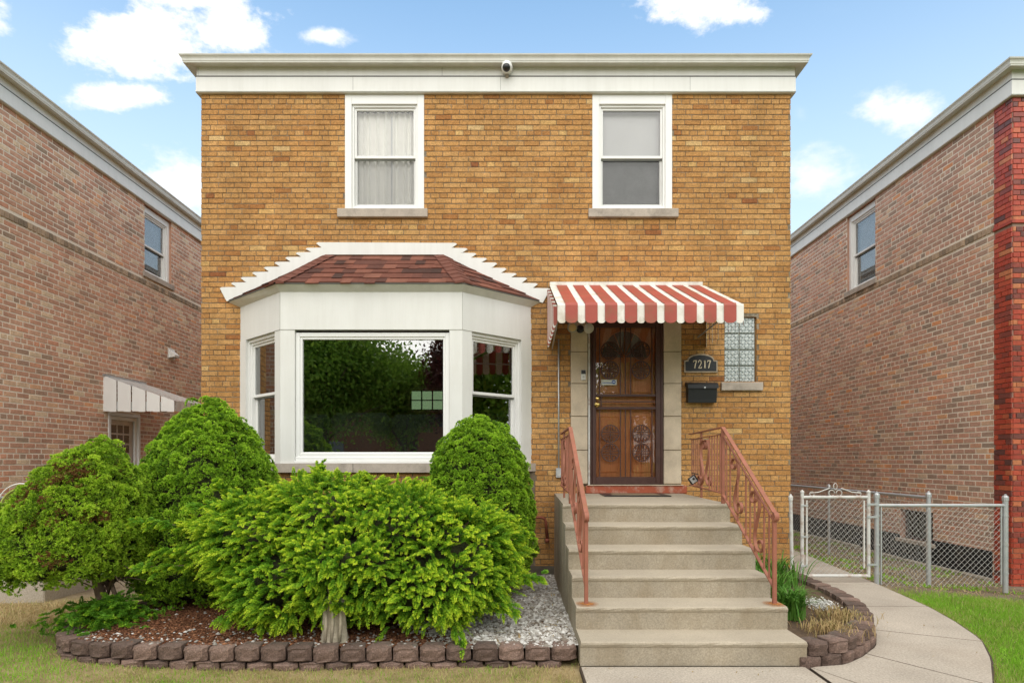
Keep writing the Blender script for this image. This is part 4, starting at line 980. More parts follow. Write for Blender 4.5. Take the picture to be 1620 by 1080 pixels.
# house number plaque
pq = empty('house_number_plaque', (wx(1107.5), -.01, wz(575)), 'arched black plaque with bronze border reading 7217', 'plaque')
def arch(x0, x1, z0, z1, zs, ins=0):
    x0 += ins; x1 -= ins; z0 += ins; z1 -= ins; zs -= ins; cx_ = (x0+x1)/2; hw = (x1-x0)/2*.80; hh = z1-zs
    pts_ = [(x0, z0), (x1, z0), (x1, zs-.005), (cx_+hw, zs)]
    for t in np.linspace(0, PI, 15): pts_.append((cx_+hw*math.cos(t), zs+hh*math.sin(t)*.999+.006))
    return pts_+[(cx_-hw, zs), (x0, zs-.005)]
px0, px1, pz0, pz1, pzs = wx(1081.5), wx(1134), wz(589.5), wz(561), wz(570)
f = lambda a, b, c: (a, c, b)
bpl = MB(); bpl.prism(arch(px0, px1, pz0, pz1, pzs), f, -.030, -.008); bpl.build('border', m_bronze, pq)
bpl = MB(); bpl.prism(arch(px0, px1, pz0, pz1, pzs, .016), f, -.0325, -.029); bpl.build('face', m_blacksatin, pq)
def digit(ch, x, z, h, w_):
    mm = MB(); T = .0042; K = .0115
    def ln(*p, k=K): mm.ribbon([(x+a*w_, -.035, z+b*h) for a, b in p], (0, 1, 0), .005, k)
    if ch == '7': ln((0, .95), (1, .95), k=.012); ln((.05, 1), (.05, .75), k=.006); ln((.95, .95), (.6, .5), (.4, 0))
    if ch == '1': ln((.5, 1), (.5, 0), k=.013); ln((.2, .03), (.8, .03), k=.007); ln((.25, .85), (.5, .98), k=.007)
    if ch == '2': ln((.05, .72), (.15, .9), (.4, 1), (.7, .97), (.88, .8), (.85, .6), (.55, .35), (.1, .05), k=.009); ln((.05, .05), (1, .05), k=.012); ln((.97, .05), (.97, .22), k=.006)
    return mm
for ch, px in zip('7217', (1095.5, 1103.2, 1111.3, 1117.5)):
    digit(ch, wx(px), wz(583), wz(570.5)-wz(583), .045 if ch != '1' else .04).build('numeral', m_gold, pq)
# mailbox
mbx_ = empty('mailbox', (wx(1107.5), -.01, wz(622)), 'black wall mounted metal mailbox below the number plaque', 'mailbox')
a, b = wx(1085), wx(1129.5)
body = MB(); body.add([(a, -.008, wz(637)), (b, -.008, wz(637)), (b, -.1, wz(638)), (a, -.1, wz(638)), (a, -.008, wz(607)), (b, -.008, wz(607)), (b, -.125, wz(613)), (a, -.125, wz(613))], [(0, 1, 2, 3), (3, 2, 6, 7), (7, 6, 5, 4), (0, 3, 7, 4), (1, 5, 6, 2)])
body.box(a+.006, b-.006, -.108, -.1, wz(635.5), wz(634), .0); body.build('body', m_blacksatin, mbx_)
lid = MB(); lid.add([(a-.012, -.006, wz(605)), (b+.012, -.006, wz(605)), (b+.012, -.10, wz(606.5)), (a-.012, -.10, wz(606.5)), (b+.012, -.14, wz(610)), (a-.012, -.14, wz(610)), (b+.012, -.142, wz(616)), (a-.012, -.142, wz(616)), (b+.012, -.006, wz(611)), (a-.012, -.006, wz(611))],
                    [(0, 1, 2, 3), (3, 2, 4, 5), (5, 4, 6, 7), (1, 8, 6, 4, 2), (0, 3, 5, 7, 9), (7, 6, 8, 9)]); lid.build('lid', m_blacksatin, mbx_)
MB().lathe([(.012, 0), (.012, .004), (.004, .006)], (wx(1109.5), -.143, wz(615)), 'Y', 14).build('lock', m_galv, mbx_)
# dome camera
dc = empty('security_camera', (wx(802, 123), -.06, 6.5), 'white dome security camera under the middle of the gutter', 'security camera')
X, Z = wx(802, 123.5), 6.50
MB().lathe([(.07, 0), (.072, .05), (.06, .055)], (X, -.045, Z+.012), 'Y', 24).build('mount', m_vinyl, dc, smooth=True)
sph = lambda r: [(r*math.sin(t), -r*math.cos(t)) for t in np.linspace(.05, PI-.05, 14)]
MB().lathe(sph(.072), (X, -.125, Z), 'Z', 24).build('ball', m_vinyl, dc, smooth=True)
MB().lathe(sph(.05), (X-.005, -.162, Z-.03), 'Z', 20).build('lens_dome', m_black, dc, smooth=True)
MB().box(X-.02, X+.02, -.08, -.052, Z-.095, Z-.065, .003).build('cable_box', m_sill, dc)
# conduit, junction box, pipe
cdt = empty('conduit', (wx(884), -.02, wz(748)), 'thin grey conduit running down to a junction box left of the door', 'conduit')
MB().tube([(wx(883.6), -.022, wz(741)), (wx(883.6), -.022, 3.05)], .0105, 8).build('pipe', m_galv, cdt, smooth=True)
MB().box(wx(879), wx(888.8), -.055, -.008, wz(755), wz(740), .005).build('junction_box', m_galv, cdt)
MB().box(wx(881), wx(887), -.06, -.055, wz(752.5), wz(748.5), .001).build('outlet_cover', m_wire, cdt)
gpipe = MB(); s_ = sc(-.08)
gpipe.tube([(wx(838), -.09, wz(817)), (wx(856), -.09, wz(817)), (wx(861), -.09, wz(819)), (wx(863), -.09, wz(824)), (wx(865), -.09, wz(850))], .018, 8)
gpipe.tube([(wx(865), -.09, wz(850)), (wx(865.2), -.09, wz(856))], .026, 8)
tag(gpipe.build('gas_pipe', MAT('rusty_red_pipe', (.26, .08, .045), .7, .2, 12), None, (wx(865), -.09, .5), smooth=True), 'rusty red bent pipe on the wall between the round shrub and the steps', 'pipe')
# door mat, lock box
mt = empty('door_mat', (1.47, -.43, 1.061), 'black bordered doormat with a tan middle on the landing', 'doormat')
fm = frame((1.09, -.64, 0), (1, -.03, 0), (.03, 1, 0))
MB().fbox(fm, 0, .78, -.10, .42, 1.0615, 1.074, .003).build('rubber_border', m_black, mt)
MB().fbox(fm, .11, .67, .0, .33, 1.0742, 1.0775).build('coir_middle', MAT('worn_coir', (.24, .18, .11), .98, .2, 30, bstr=.8), mt)
lk = empty('key_lock_box', (wx(1096, 137), -.86, wz(758, 137)), 'small silver and black key lock box hanging on the right railing', 'lock box')
s_ = 137; cx_, cz_ = wx(1096, s_), wz(758.5, s_); an = R(35)
lfm = lambda a, b, c: (cx_+a*math.cos(an)-c*math.sin(an), -.86-b, cz_+a*math.sin(an)+c*math.cos(an))
MB().fbox(lfm, -.047, .047, -.02, .02, -.043, .043, .008).build('case', m_black, lk)
MB().fbox(lfm, -.034, .03, .0205, .023, -.034, .034, .001).build('face_plate', MAT('brushed_silver', (.6, .62, .64), .3, metal=.7), lk)
MB().lathe([(.014, 0), (.014, .004)], (cx_, -.883, cz_+.012), 'Y', 12).build('dial', m_black, lk)
MB().tube([lfm(.03, 0, .04), lfm(.035, 0, .075), (wx(1104, s_), -.88, wz(750, s_)), lfm(.052, 0, .05), lfm(.045, 0, .035)], .005, 6).build('shackle', m_black, lk)

# ================================================================ RETAINING BLOCKS
def block_mesh(seed, w_=.19, d_=.16, h=.095):
    rg = random.Random(seed); plan = [(-w_/2+.03, -.002), (-w_*.2, -.012), (w_*.2, -.012), (w_/2-.03, -.002), (w_/2-.004, .022), (w_/2-.006, .05), (w_/2-.028, d_), (-w_/2+.028, d_), (-w_/2+.006, .05), (-w_/2+.004, .022)]
    V = []; n = len(plan); zs = [0, .008, h*.35, h*.7, h-.009, h]
    for iz, z in enumerate(zs):
        ins = .0035 if iz in (0, len(zs)-1) else 0
        for (a, b) in plan:
            L_ = math.hypot(a, b-d_/2); V.append((a*(1-ins/max(L_, .05))+rg.uniform(-.0025, .0025), b+(ins if b < .06 else 0)+(rg.uniform(-.006, .006) if b < .06 else 0), z+rg.uniform(-.0015, .0015)))
    fs = [(i*n+k, i*n+(k+1) % n, (i+1)*n+(k+1) % n, (i+1)*n+k) for i in range(len(zs)-1) for k in range(n)]+[tuple(range(n))[::-1], tuple(range((len(zs)-1)*n, len(zs)*n))]
    me = bpy.data.meshes.new('retaining_block'); me.from_pydata(V, [], fs); me.materials.append(m_block); me.update(); return me
BM_ = [block_mesh(k) for k in range(5)]
def resample(P, step, off=0):
    P = np.array(P, float); d = np.r_[0, np.cumsum(np.hypot(*np.diff(P, axis=0).T))]; ts = np.arange(off, d[-1], step)
    X, Y = np.interp(ts, d, P[:, 0]), np.interp(ts, d, P[:, 1]); e = .03
    DX_ = np.interp(np.minimum(ts+e, d[-1]), d, P[:, 0])-np.interp(np.maximum(ts-e, 0), d, P[:, 0]); DY_ = np.interp(np.minimum(ts+e, d[-1]), d, P[:, 1])-np.interp(np.maximum(ts-e, 0), d, P[:, 1])
    return list(zip(X, Y, np.arctan2(DY_, DX_)))
bed_curve = [(-3.35, -1.55), (-3.62, -2.0), (-3.76, -2.42), (-3.74, -2.75), (-3.62, -3.0), (-3.42, -3.2), (-3.17, -3.29), (-2.75, -3.365), (-2.1, -3.40), (-1.5, -3.415), (-.6, -3.40), (.02, -3.385), (.44, -3.37)]
plant_curve = [(2.17, -3.44), (2.45, -3.36), (2.7, -3.15), (2.93, -2.9), (3.1, -2.62), (3.24, -2.3), (3.33, -2.0), (3.39, -1.55), (3.40, -1.0), (3.42, -.5), (3.47, -.15)]
ONES = ['', 'first', 'second', 'third', 'fourth', 'fifth', 'sixth', 'seventh', 'eighth', 'ninth', 'tenth', 'eleventh', 'twelfth', 'thirteenth', 'fourteenth', 'fifteenth', 'sixteenth', 'seventeenth', 'eighteenth', 'nineteenth', 'twentieth']
def ordinal(n): return ONES[n] if n <= 20 else ('thirtieth' if n == 30 else ('twenty-' if n < 30 else 'thirty-')+ONES[n % 10])
def lay(curve, step, off, z, label, group, inset=0.0, sx=1, sz=1, flip=False):
    R_ = resample(curve, step, off)
    for i_, (x, y, a) in enumerate(R_):
        o = bpy.data.objects.new('retaining_block', random.choice(BM_)); C.objects.link(o)
        o.location = (x-math.sin(a)*inset, y+math.cos(a)*inset, z+random.uniform(-.004, .004)); o.rotation_euler = (random.uniform(-.02, .02), random.uniform(-.02, .02), a+random.uniform(-.04, .04))
        o.scale = (sx*random.uniform(.97, 1.01), 1, sz); tag(o, label % ordinal(len(R_)-i_ if flip else i_+1), 'block', group)
lay(bed_curve, .194, .06, .02, 'brown edging block, %s from the steps in the top row of the shrub bed', 'top row of blocks around the shrub bed', flip=True)
lay(bed_curve, .194, .15, -.088, 'half buried block, %s from the steps in the bottom row of the shrub bed', 'bottom row of blocks around the shrub bed', -.006, flip=True)
lay(plant_curve, .182, .08, .066, 'brown edging block, %s from the steps in the top row of the daylily planter', 'top row of blocks around the daylily planter', 0, .95, .95)
lay(plant_curve, .182, .0, -.03, 'dark edging block, %s from the steps in the bottom row of the daylily planter', 'bottom row of blocks around the daylily planter', -.014, .95)

# ================================================================ BED FILL
bed_poly = bed_curve+[(.48, -3.3), (.50, -.02), (-3.0, -.02), (-3.4, -.6)]
def inpoly(x, y, P):
    P = np.array(P, float); c = np.zeros(len(x), bool); j = len(P)-1
    for i in range(len(P)):
        xi, yi = P[i]; xj, yj = P[j]
        m_ = ((yi > y) != (yj > y)) & (x < (xj-xi)*(y-yi)/(yj-yi+1e-12)+xi); c ^= m_; j = i
    return c
def bz(x, y):
    x = np.asarray(x, float); y = np.asarray(y, float)
    return .098-.10*sstep(-2.2, -.1, y)+.035*np.exp(-((x+2.7)**2/.8+(y+2.75)**2/.25))+.008*np.sin(x*5+y*3)*np.sin(y*4)
def inset_poly(P, d):
    P = np.array(P); c = P.mean(0); return P+(c-P)/np.linalg.norm(c-P, axis=1)[:, None]*d
def fill_mesh(name, P, zf, mat, step=.06, **kw):
    P = np.array(P); x0, y0 = P.min(0); x1, y1 = P.max(0); xs = np.arange(x0, x1, step); ys = np.arange(y0, y1, step)
    X, Y = np.meshgrid(xs, ys); nx = len(xs); z = zf(X, Y); V = np.stack([X, Y, z], -1).reshape(-1, 3); ins = inpoly(X.ravel(), Y.ravel(), P)
    Q = [(j*nx+i, j*nx+i+1, (j+1)*nx+i+1, (j+1)*nx+i) for j in range(len(ys)-1) for i in range(nx-1) if ins[j*nx+i] and ins[j*nx+i+1] and ins[(j+1)*nx+i] and ins[(j+1)*nx+i+1]]
    return arr_mesh(name, V, Q, mat, smooth=True)
def mulchmat():
    m, t, o = newmat('needle_mulch'); v = coord(t)
    c = ramp(t, noise(t, v, 45, 6, .8), [(.3, (.055, .022, .012)), (.5, (.15, .058, .028)), (.7, (.26, .115, .055))])
    c = mix(t, ramp(t, noise(t, v, 2.2, 4), [(.4, gray(0)), (.65, gray(.55))]), c, (.07, .045, .03))
    princ(t, o, c, 1, 0, .1, noise(t, v, 90, 6, .8), 1, .02); return m
tag(fill_mesh('flower_bed', inset_poly(bed_curve+[(.58, -3.3), (.60, .1), (-3.0, .1), (-3.4, -.6)], .07), bz, mulchmat()), 'reddish brown needle mulch of the shrub bed', kind='structure')
def stones(name, P, zf, n, dens, size, mat, label, seed=3):
    rg = np.random.default_rng(seed); P = np.array(P); x0, y0 = P.min(0); x1, y1 = P.max(0)
    X = rg.uniform(x0, x1, n*3); Y = rg.uniform(y0, y1, n*3); k = inpoly(X, Y, P) & (rg.random(n*3) < dens(X, Y)); X = X[k][:n]; Y = Y[k][:n]; n = len(X)
    ico = np.array([(0, 0, 1), (1, 0, .2), (.3, .95, .15), (-.8, .6, .2), (-.8, -.6, .1), (.3, -.95, .2), (0, 0, -.8)], float); tri = [(0, 1, 2), (0, 2, 3), (0, 3, 4), (0, 4, 5), (0, 5, 1), (6, 2, 1), (6, 3, 2), (6, 4, 3), (6, 5, 4), (6, 1, 5)]
    sz = size*rg.lognormal(0, .35, n); V = ico[None]*sz[:, None, None]*(1+rg.uniform(-.3, .3, (n, 7, 3))); V[:, :, 2] *= .7
    an = rg.uniform(0, 6.28, n); c, s = np.cos(an)[:, None], np.sin(an)[:, None]; vx = V[:, :, 0]*c-V[:, :, 1]*s; vy = V[:, :, 0]*s+V[:, :, 1]*c
    V = np.stack([vx+X[:, None], vy+Y[:, None], V[:, :, 2]+(zf(X, Y)+sz*.35)[:, None]], -1)
    T = (np.array(tri)[None]+(np.arange(n)*7)[:, None, None]).reshape(-1, 3); t = np.repeat(rg.random(n), 7)
    return tag(arr_mesh(name, V.reshape(-1, 3), T, mat, tint=t), label, kind='stuff')
m_grav = BRICK('white_marble_gravel', [(0, (.16, .13, .10)), (.25, (.30, .275, .24)), (.7, (.46, .44, .41)), (1, (.66, .65, .62))], fine=.1, fs=200, bstr=.2)
m_chip = BRICK('bark_chips', [(0, (.07, .03, .016)), (.5, (.19, .075, .035)), (1, (.30, .14, .07))], fine=.15, fs=100, bstr=.3)
gpoly = inset_poly(bed_curve+[(.60, -3.3), (.62, .05), (-3.0, -.02), (-3.4, -.6)], .08)
stones('gravel', gpoly, bz, 26000, lambda x, y: np.clip(sstep(-.75, -.2, x+.25*np.sin(y*4))+.0, 0, 1), .0115, m_grav, 'white gravel between the shrubs and the steps')
stones('loose_gravel', gpoly, bz, 2400, lambda x, y: .05+.9*np.exp(-((y+3.22)/.16)**2)*(x < 0)+.2*(y < -2.9), .010, m_grav, 'scattered white stones on the mulch', 5)
stones('mulch', gpoly, bz, 34000, lambda x, y: 1.0*(x < -.3)*(y < -1.4), .0058, m_chip, 'loose bark and needle mulch chips', 6)
# planter soil
pl_poly = plant_curve+[(3.5, -.02), (2.22, -.02), (2.15, -3.3)]
pz = lambda x, y: .11+.01*np.sin(np.asarray(x)*7)*np.sin(np.asarray(y)*6)
tag(fill_mesh('planter_soil', inset_poly(pl_poly, .06), pz, MAT('planter_earth', (.12, .08, .05), 1, .3, 20, bstr=1, bscale=40, bdist=.02)), 'dark soil of the daylily planter', kind='structure')

# ================================================================ FOLIAGE
def needles(P, D, Ln, Wd, tb, tt):
    """P,D (n,3); returns verts (4n), quads, tint; diamond needles"""
    n = len(P); D = D/np.linalg.norm(D, axis=1)[:, None]; r = RG.normal(size=(n, 3)); Sd = np.cross(D, r); Sd /= np.linalg.norm(Sd, axis=1)[:, None]+1e-9
    Ln = np.broadcast_to(Ln, n)[:, None]; Wd = np.broadcast_to(Wd, n)[:, None]
    mid = P+D*Ln*.5; V = np.stack([P, mid+Sd*Wd*.5, P+D*Ln, mid-Sd*Wd*.5], 1).reshape(-1, 3)
    T = np.stack([tb, (tb+tt)/2, tt, (tb+tt)/2], 1).ravel(); Q = np.arange(4*n).reshape(-1, 4); return V, Q, T
def unit(v): return v/(np.linalg.norm(v, axis=-1, keepdims=True)+1e-9)
def dome_spruce(name, label, base, X, Y, z0, z1, rx, ry, mat, trunk, nl=420, lump=.062, tuftn=24, brown=None, seed=1, pe=3.0, pk=.5, shift=0):
    rg = np.random.default_rng(seed); o = empty(name, base, label, 'shrub')
    # lump centres on a dome: radius profile narrower at top
    L_ = []; k = 0
    while len(L_) < nl and k < 60000:
        k += 1; t = rg.random()**.85; a = rg.uniform(0, 2*PI); zz = z0+(z1-z0)*t
        rr = (1-t**pe)**pk; rr *= min(1, .72+t*2.4)
        p = np.array([X+shift*t+rx*rr*math.cos(a), Y+ry*rr*math.sin(a), zz]); p += rg.normal(0, .026, 3)
        if all((p[0]-q_[0])**2+(p[1]-q_[1])**2+(p[2]-q_[2])**2 > (lump*.88)**2 for q_ in L_[-400:]): L_.append(p)
    L_ = np.array(L_); cen = np.array([X, Y, z0+(z1-z0)*.35]); out_ = unit((L_-cen)*np.array([1/rx, 1/ry, 1/(z1-z0)*1.2])); lr = lump*rg.uniform(.7, 1.3, len(L_))
    n = len(L_); K = 26; d = unit(rg.normal(size=(n, K, 3))+out_[:, None]*1.05+np.array([0, 0, .35]))
    C0 = L_[:, None]+d*lr[:, None, None]; 
    nd = tuftn//2; dn_ = unit(d[:, :, None]+rg.normal(0, .55, (n, K, nd, 3))); P = np.repeat((C0-d*.012)[:, :, None], nd, 2)
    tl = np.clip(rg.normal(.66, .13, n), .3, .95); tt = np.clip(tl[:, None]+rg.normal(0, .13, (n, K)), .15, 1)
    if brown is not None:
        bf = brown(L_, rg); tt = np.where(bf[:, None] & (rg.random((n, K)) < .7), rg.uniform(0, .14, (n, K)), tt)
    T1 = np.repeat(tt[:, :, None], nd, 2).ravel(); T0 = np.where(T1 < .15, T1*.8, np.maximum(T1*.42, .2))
    D_ = dn_.reshape(-1, 3); P_ = P.reshape(-1, 3)
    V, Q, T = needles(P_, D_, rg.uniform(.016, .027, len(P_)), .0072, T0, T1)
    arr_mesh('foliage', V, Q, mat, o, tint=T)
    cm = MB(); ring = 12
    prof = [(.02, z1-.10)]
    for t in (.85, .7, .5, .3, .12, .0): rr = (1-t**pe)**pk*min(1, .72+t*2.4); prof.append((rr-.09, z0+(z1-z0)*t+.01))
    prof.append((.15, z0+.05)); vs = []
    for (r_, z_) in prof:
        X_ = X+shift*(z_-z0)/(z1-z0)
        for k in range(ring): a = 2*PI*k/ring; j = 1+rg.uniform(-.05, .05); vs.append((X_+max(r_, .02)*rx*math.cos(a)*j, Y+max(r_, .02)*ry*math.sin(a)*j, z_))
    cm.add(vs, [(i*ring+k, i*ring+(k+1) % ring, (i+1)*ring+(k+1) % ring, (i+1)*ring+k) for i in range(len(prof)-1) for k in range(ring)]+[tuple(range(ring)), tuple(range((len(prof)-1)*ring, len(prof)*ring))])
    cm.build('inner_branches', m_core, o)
    tm = MB()
    for (pts_, r0, r1) in trunk: m_ = len(pts_); tm.tube(pts_, [r0+(r1-r0)*i/(m_-1) for i in range(m_)], 8)
    tm.build('trunk', m_trunk, o, smooth=True)
    return o
bx1 = (-3.5, -2.6, .1)
def brown1(L_, rg):
    x_, z_ = L_[:, 0], L_[:, 2]; g_ = lambda a, b, c, d: np.exp(-((x_-a)/c)**2-((z_-b)/d)**2); f = 1.1*g_(-3.62, 1.36, .22, .10)+.9*g_(-3.9, 1.18, .2, .07)+.8*g_(-3.55, 1.02, .25, .07)+.6*g_(-3.75, .72, .4, .06)+rg.normal(0, .22, len(L_)); return (f > .62)
tw = []
rgt = random.Random(4)
for k in range(26):
    a = rgt.uniform(0, 2*PI); r_ = rgt.uniform(.25, .6); z_ = rgt.uniform(.38, .62); x_, y_ = -3.62+r_*math.cos(a), -2.6+r_*math.sin(a)*.8
    tw.append(([(-3.5, -2.58, .32+.1*rgt.random()), ((-3.5+x_)/2, (-2.58+y_)/2, z_+.03), (x_, y_, z_-.08*rgt.random())], .008, .002))
dome_spruce('dwarf_spruce', 'round dwarf spruce with browned patches and a bare trunk at the bed end', bx1, -3.90, -2.60, .50, 1.59, .58, .60, m_spruce2,
            [([(-3.50, -2.6, .08), (-3.53, -2.6, .25), (-3.6, -2.58, .45), (-3.68, -2.58, .8)], .055, .03), ([(-3.44, -2.62, .1), (-3.42, -2.6, .3), (-3.46, -2.6, .42), (-3.40, -2.6, .65)], .022, .015)]+tw, brown=brown1, seed=11, nl=1150, pe=2.0, pk=.78, shift=.34)
dome_spruce('dwarf_spruce', 'tallest dome shaped dwarf spruce, solid green, left of the bay window', (-3.0, -1.8, .06), -3.02, -1.80, .18, 2.0, .70, .62, m_spruce, [([(-3.0, -1.8, .03), (-3.0, -1.8, .6)], .06, .04)], seed=12, nl=1600, pe=2.4, pk=.60)
dome_spruce('dwarf_spruce', 'egg shaped bright green dwarf spruce between the bay window and the steps', (-.35, -1.45, .05), -.35, -1.45, .30, 1.86, .53, .5, m_spruce, [([(-.35, -1.45, .03), (-.35, -1.45, .6)], .05, .03)], seed=13, nl=1300)

def sprays(P, D, Ln, droop, tipt, rg, st=16, nl_=.026, nw=.0078):
    n = len(P); t = np.linspace(.08, 1, st)[None, :, None]; Ln_ = Ln[:, None, None]
    g = np.array([0, 0, -1.0]); pos = P[:, None]+D[:, None]*Ln_*t+g*droop[:, None, None]*Ln_*t**2
    tan = unit(D[:, None]+2*g*droop[:, None, None]*t); S_ = unit(np.cross(tan, np.array([0, 0, 1.0])+rg.normal(0, .35, (n, 1, 3)))); U = np.cross(S_, tan)
    outs = []
    wl = (np.sin(np.clip(t, 0, 1)*PI*.80+.35))
    for (sa, ua, fa) in ((1, .15, .75), (-1, .15, .75), (.75, .7, .6), (-.75, .7, .6), (.9, -.4, .6), (-.9, -.4, .6)):
        d = S_*sa+U*ua+tan*fa+rg.normal(0, .16, pos.shape); ln = nl_*(wl[..., 0])*rg.uniform(.8, 1.2, (n, st)); tv = np.clip(tipt[:, None]*(.45+.6*t[..., 0]**1.4)+rg.normal(0, .05, (n, st)), 0, 1)
        outs.append((pos.reshape(-1, 3), d.reshape(-1, 3), ln.ravel(), tv.ravel()))
    P_ = np.concatenate([o[0] for o in outs]); D_ = np.concatenate([o[1] for o in outs]); L2 = np.concatenate([o[2] for o in outs]); T = np.concatenate([o[3] for o in outs])
    return needles(P_, D_, L2, nw, T*.62, T)
def yew():
    rg = np.random.default_rng(21); o = empty('golden_yew', (-1.3, -2.6, .1), 'wide spreading golden green yew with feathery drooping tips in the middle of the bed', 'shrub')
    lobes = np.array([(-2.12, -2.60, .80, .56, .46, .38), (-1.62, -2.45, .92, .60, .58, .40), (-1.02, -2.5, .86, .66, .60, .38), (-.52, -2.60, .68, .56, .50, .38), (-1.25, -2.80, .58, .92, .50, .38), (-1.85, -2.82, .50, .50, .44, .32), (-.50, -2.72, .50, .50, .46, .32),
                      (-.75, -2.85, .42, .55, .42, .28), (-1.55, -2.2, .96, .58, .48, .36), (-1.36, -3.02, .66, .36, .34, .20)])
    Ps = []
    for i in range(len(lobes)):
        c, r = lobes[i, :3], lobes[i, 3:]; n = int(4300*(r[0]*r[2]+r[0]*r[1]+r[1]*r[2])); d = unit(rg.normal(size=(n, 3))); s_ = rg.uniform(.74, .97, n)[:, None]; p = c+d*r*s_
        ok = (p[:, 2] > .24)
        for j in range(len(lobes)):
            if j != i: ok &= ((((p-lobes[j, :3])/lobes[j, 3:])**2).sum(1) > .72)
        ok &= ~((p[:, 1] > -2.2) & (p[:, 2] < .7)); Ps.append((p[ok], d[ok]))
    P = np.concatenate([a for a, b in Ps]); D = np.concatenate([b for a, b in Ps])
    idx = rg.permutation(len(P))[:6800]; P, D = P[idx], D[idx]
    # tier clustering: pull spray tips into clumps
    cell = np.floor(P/np.array([.16, .16, .13])+.5*np.sin(P[:, [1, 2, 0]]*7)).astype(int); hsh = (cell*np.array([73, 179, 283])).sum(1) % 997
    cr = np.random.default_rng(5).normal(size=(997, 3)); ct = np.random.default_rng(6).random(997); P = P+D*((ct[hsh]-.55)*.15)[:, None]
    D2 = unit(D*np.array([1, 1, .42])+cr[hsh]*.28+rg.normal(0, .22, P.shape)+np.array([0, -.12, .10]))
    Ln = rg.uniform(.10, .17, len(P))*(.8+.5*ct[hsh]); dr = rg.uniform(.1, .42, len(P))*(.35+.65*np.clip((P[:, 2]-.4)/.7, 0, 1))
    low = np.clip((P[:, 2]-.25)/1.0, 0, 1); tip = np.clip(.56+.34*ct[hsh]+.30*low*rg.random(len(P))+rg.normal(0, .06, len(P)), .25, 1.0)
    V, Q, T = sprays(P, D2, Ln, dr, tip, rg)
    parts = [(V, Q, T)]
    # long reaching branches
    br_ = MB()
    for (a, b) in (((-2.5, -2.75, .92), (-3.13, -2.85, .98)), ((-2.5, -2.8, .62), (-3.02, -2.9, .62)), ((-2.35, -2.8, .72), (-2.85, -2.95, .75)), ((-.25, -2.75, .52), (.22, -2.85, .52)), ((-.2, -2.7, .75), (.10, -2.8, .86)), ((-1.75, -2.35, 1.2), (-1.72, -2.4, 1.44)), ((-1.38, -2.3, 1.15), (-1.32, -2.4, 1.34)), ((-1.58, -3.05, .78), (-1.46, -3.40, .60)), ((-1.16, -3.05, .76), (-1.27, -3.40, .58)), ((-1.37, -3.0, .84), (-1.37, -3.36, .70)),
                   ((-2.2, -2.7, 1.05), (-2.62, -2.85, 1.12)), ((-.55, -2.95, .45), (-.36, -3.36, .12)), ((-1.0, -2.3, 1.15), (-.85, -2.4, 1.30)), ((-.3, -2.6, .9), (-.02, -2.75, 1.0)), ((-2.4, -2.5, 1.1), (-2.55, -2.55, 1.28)), ((-1.95, -3.0, .45), (-2.2, -3.2, .28)), ((-.35, -2.85, .4), (.02, -3.1, .3))):
        a, b = np.array(a), np.array(b); m_ = 46; t = np.repeat(rg.uniform(.0, 1, m_), 1); p = a+(b-a)*t[:, None]+rg.normal(0, .018, (m_, 3)); d0 = unit(b-a)
        d = unit(d0+rg.normal(0, .35, (m_, 3))*np.array([1, 1, .5])); parts.append(sprays(p, d, rg.uniform(.06, .12, m_), rg.uniform(.2, .5, m_), np.clip(rg.normal(.84, .08, m_), .5, 1), rg))
        if b[2] < 1.05: br_.tube([tuple(a), tuple((a+b)/2), tuple(b)], [.006, .005, .002], 5)
    off = 0; VV, QQ, TT = [], [], []
    for v, q_, t in parts: VV.append(v); QQ.append(q_+off); TT.append(t); off += len(v)
    arr_mesh('foliage', np.concatenate(VV), np.concatenate(QQ), m_yew, o, tint=np.concatenate(TT))
    for k in range(34):
        a = rg.uniform(0, 2*PI); e = np.array([-1.35+1.05*math.cos(a), -2.55+.42*math.sin(a), rg.uniform(.4, 1.0)]); s_ = np.array([-1.35+.25*math.cos(a), -2.45+.1*math.sin(a), .08]); m_ = (s_+e)/2+np.array([0, 0, .08])
        br_.tube([tuple(s_), tuple(m_), tuple(e)], [.02, .013, .006], 5)
    br_.build('stems', m_trunk, o, smooth=True)
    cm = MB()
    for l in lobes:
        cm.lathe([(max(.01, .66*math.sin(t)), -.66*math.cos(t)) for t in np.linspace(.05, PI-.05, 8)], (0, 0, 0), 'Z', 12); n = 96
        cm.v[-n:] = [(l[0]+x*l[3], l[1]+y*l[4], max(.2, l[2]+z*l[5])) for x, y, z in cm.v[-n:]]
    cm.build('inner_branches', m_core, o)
yew()
# low sprigs under the first spruce
rg = np.random.default_rng(8); o = empty('low_juniper', (-3.45, -2.8, .1), 'low green sprigs around the foot of the bare trunked spruce', 'shrub')
n = 420; P = np.stack([rg.normal(-3.42, .20, n), rg.normal(-2.72, .13, n), rg.uniform(.1, .34, n)], 1); P[:, 2] -= np.abs(P[:, 0]+3.4)*.25; D = unit(rg.normal(size=(n, 3))*np.array([1, .8, .35])+np.array([0, -.3, .15]))
P = P[P[:, 2] > .08]; D = D[:len(P)]; V, Q, T = sprays(P, D, rg.uniform(.08, .15, len(P)), rg.uniform(.1, .4, len(P)), np.clip(rg.normal(.58, .1, len(P)), .3, .9), rg); arr_mesh('foliage', V, Q, m_yew, o, tint=T)

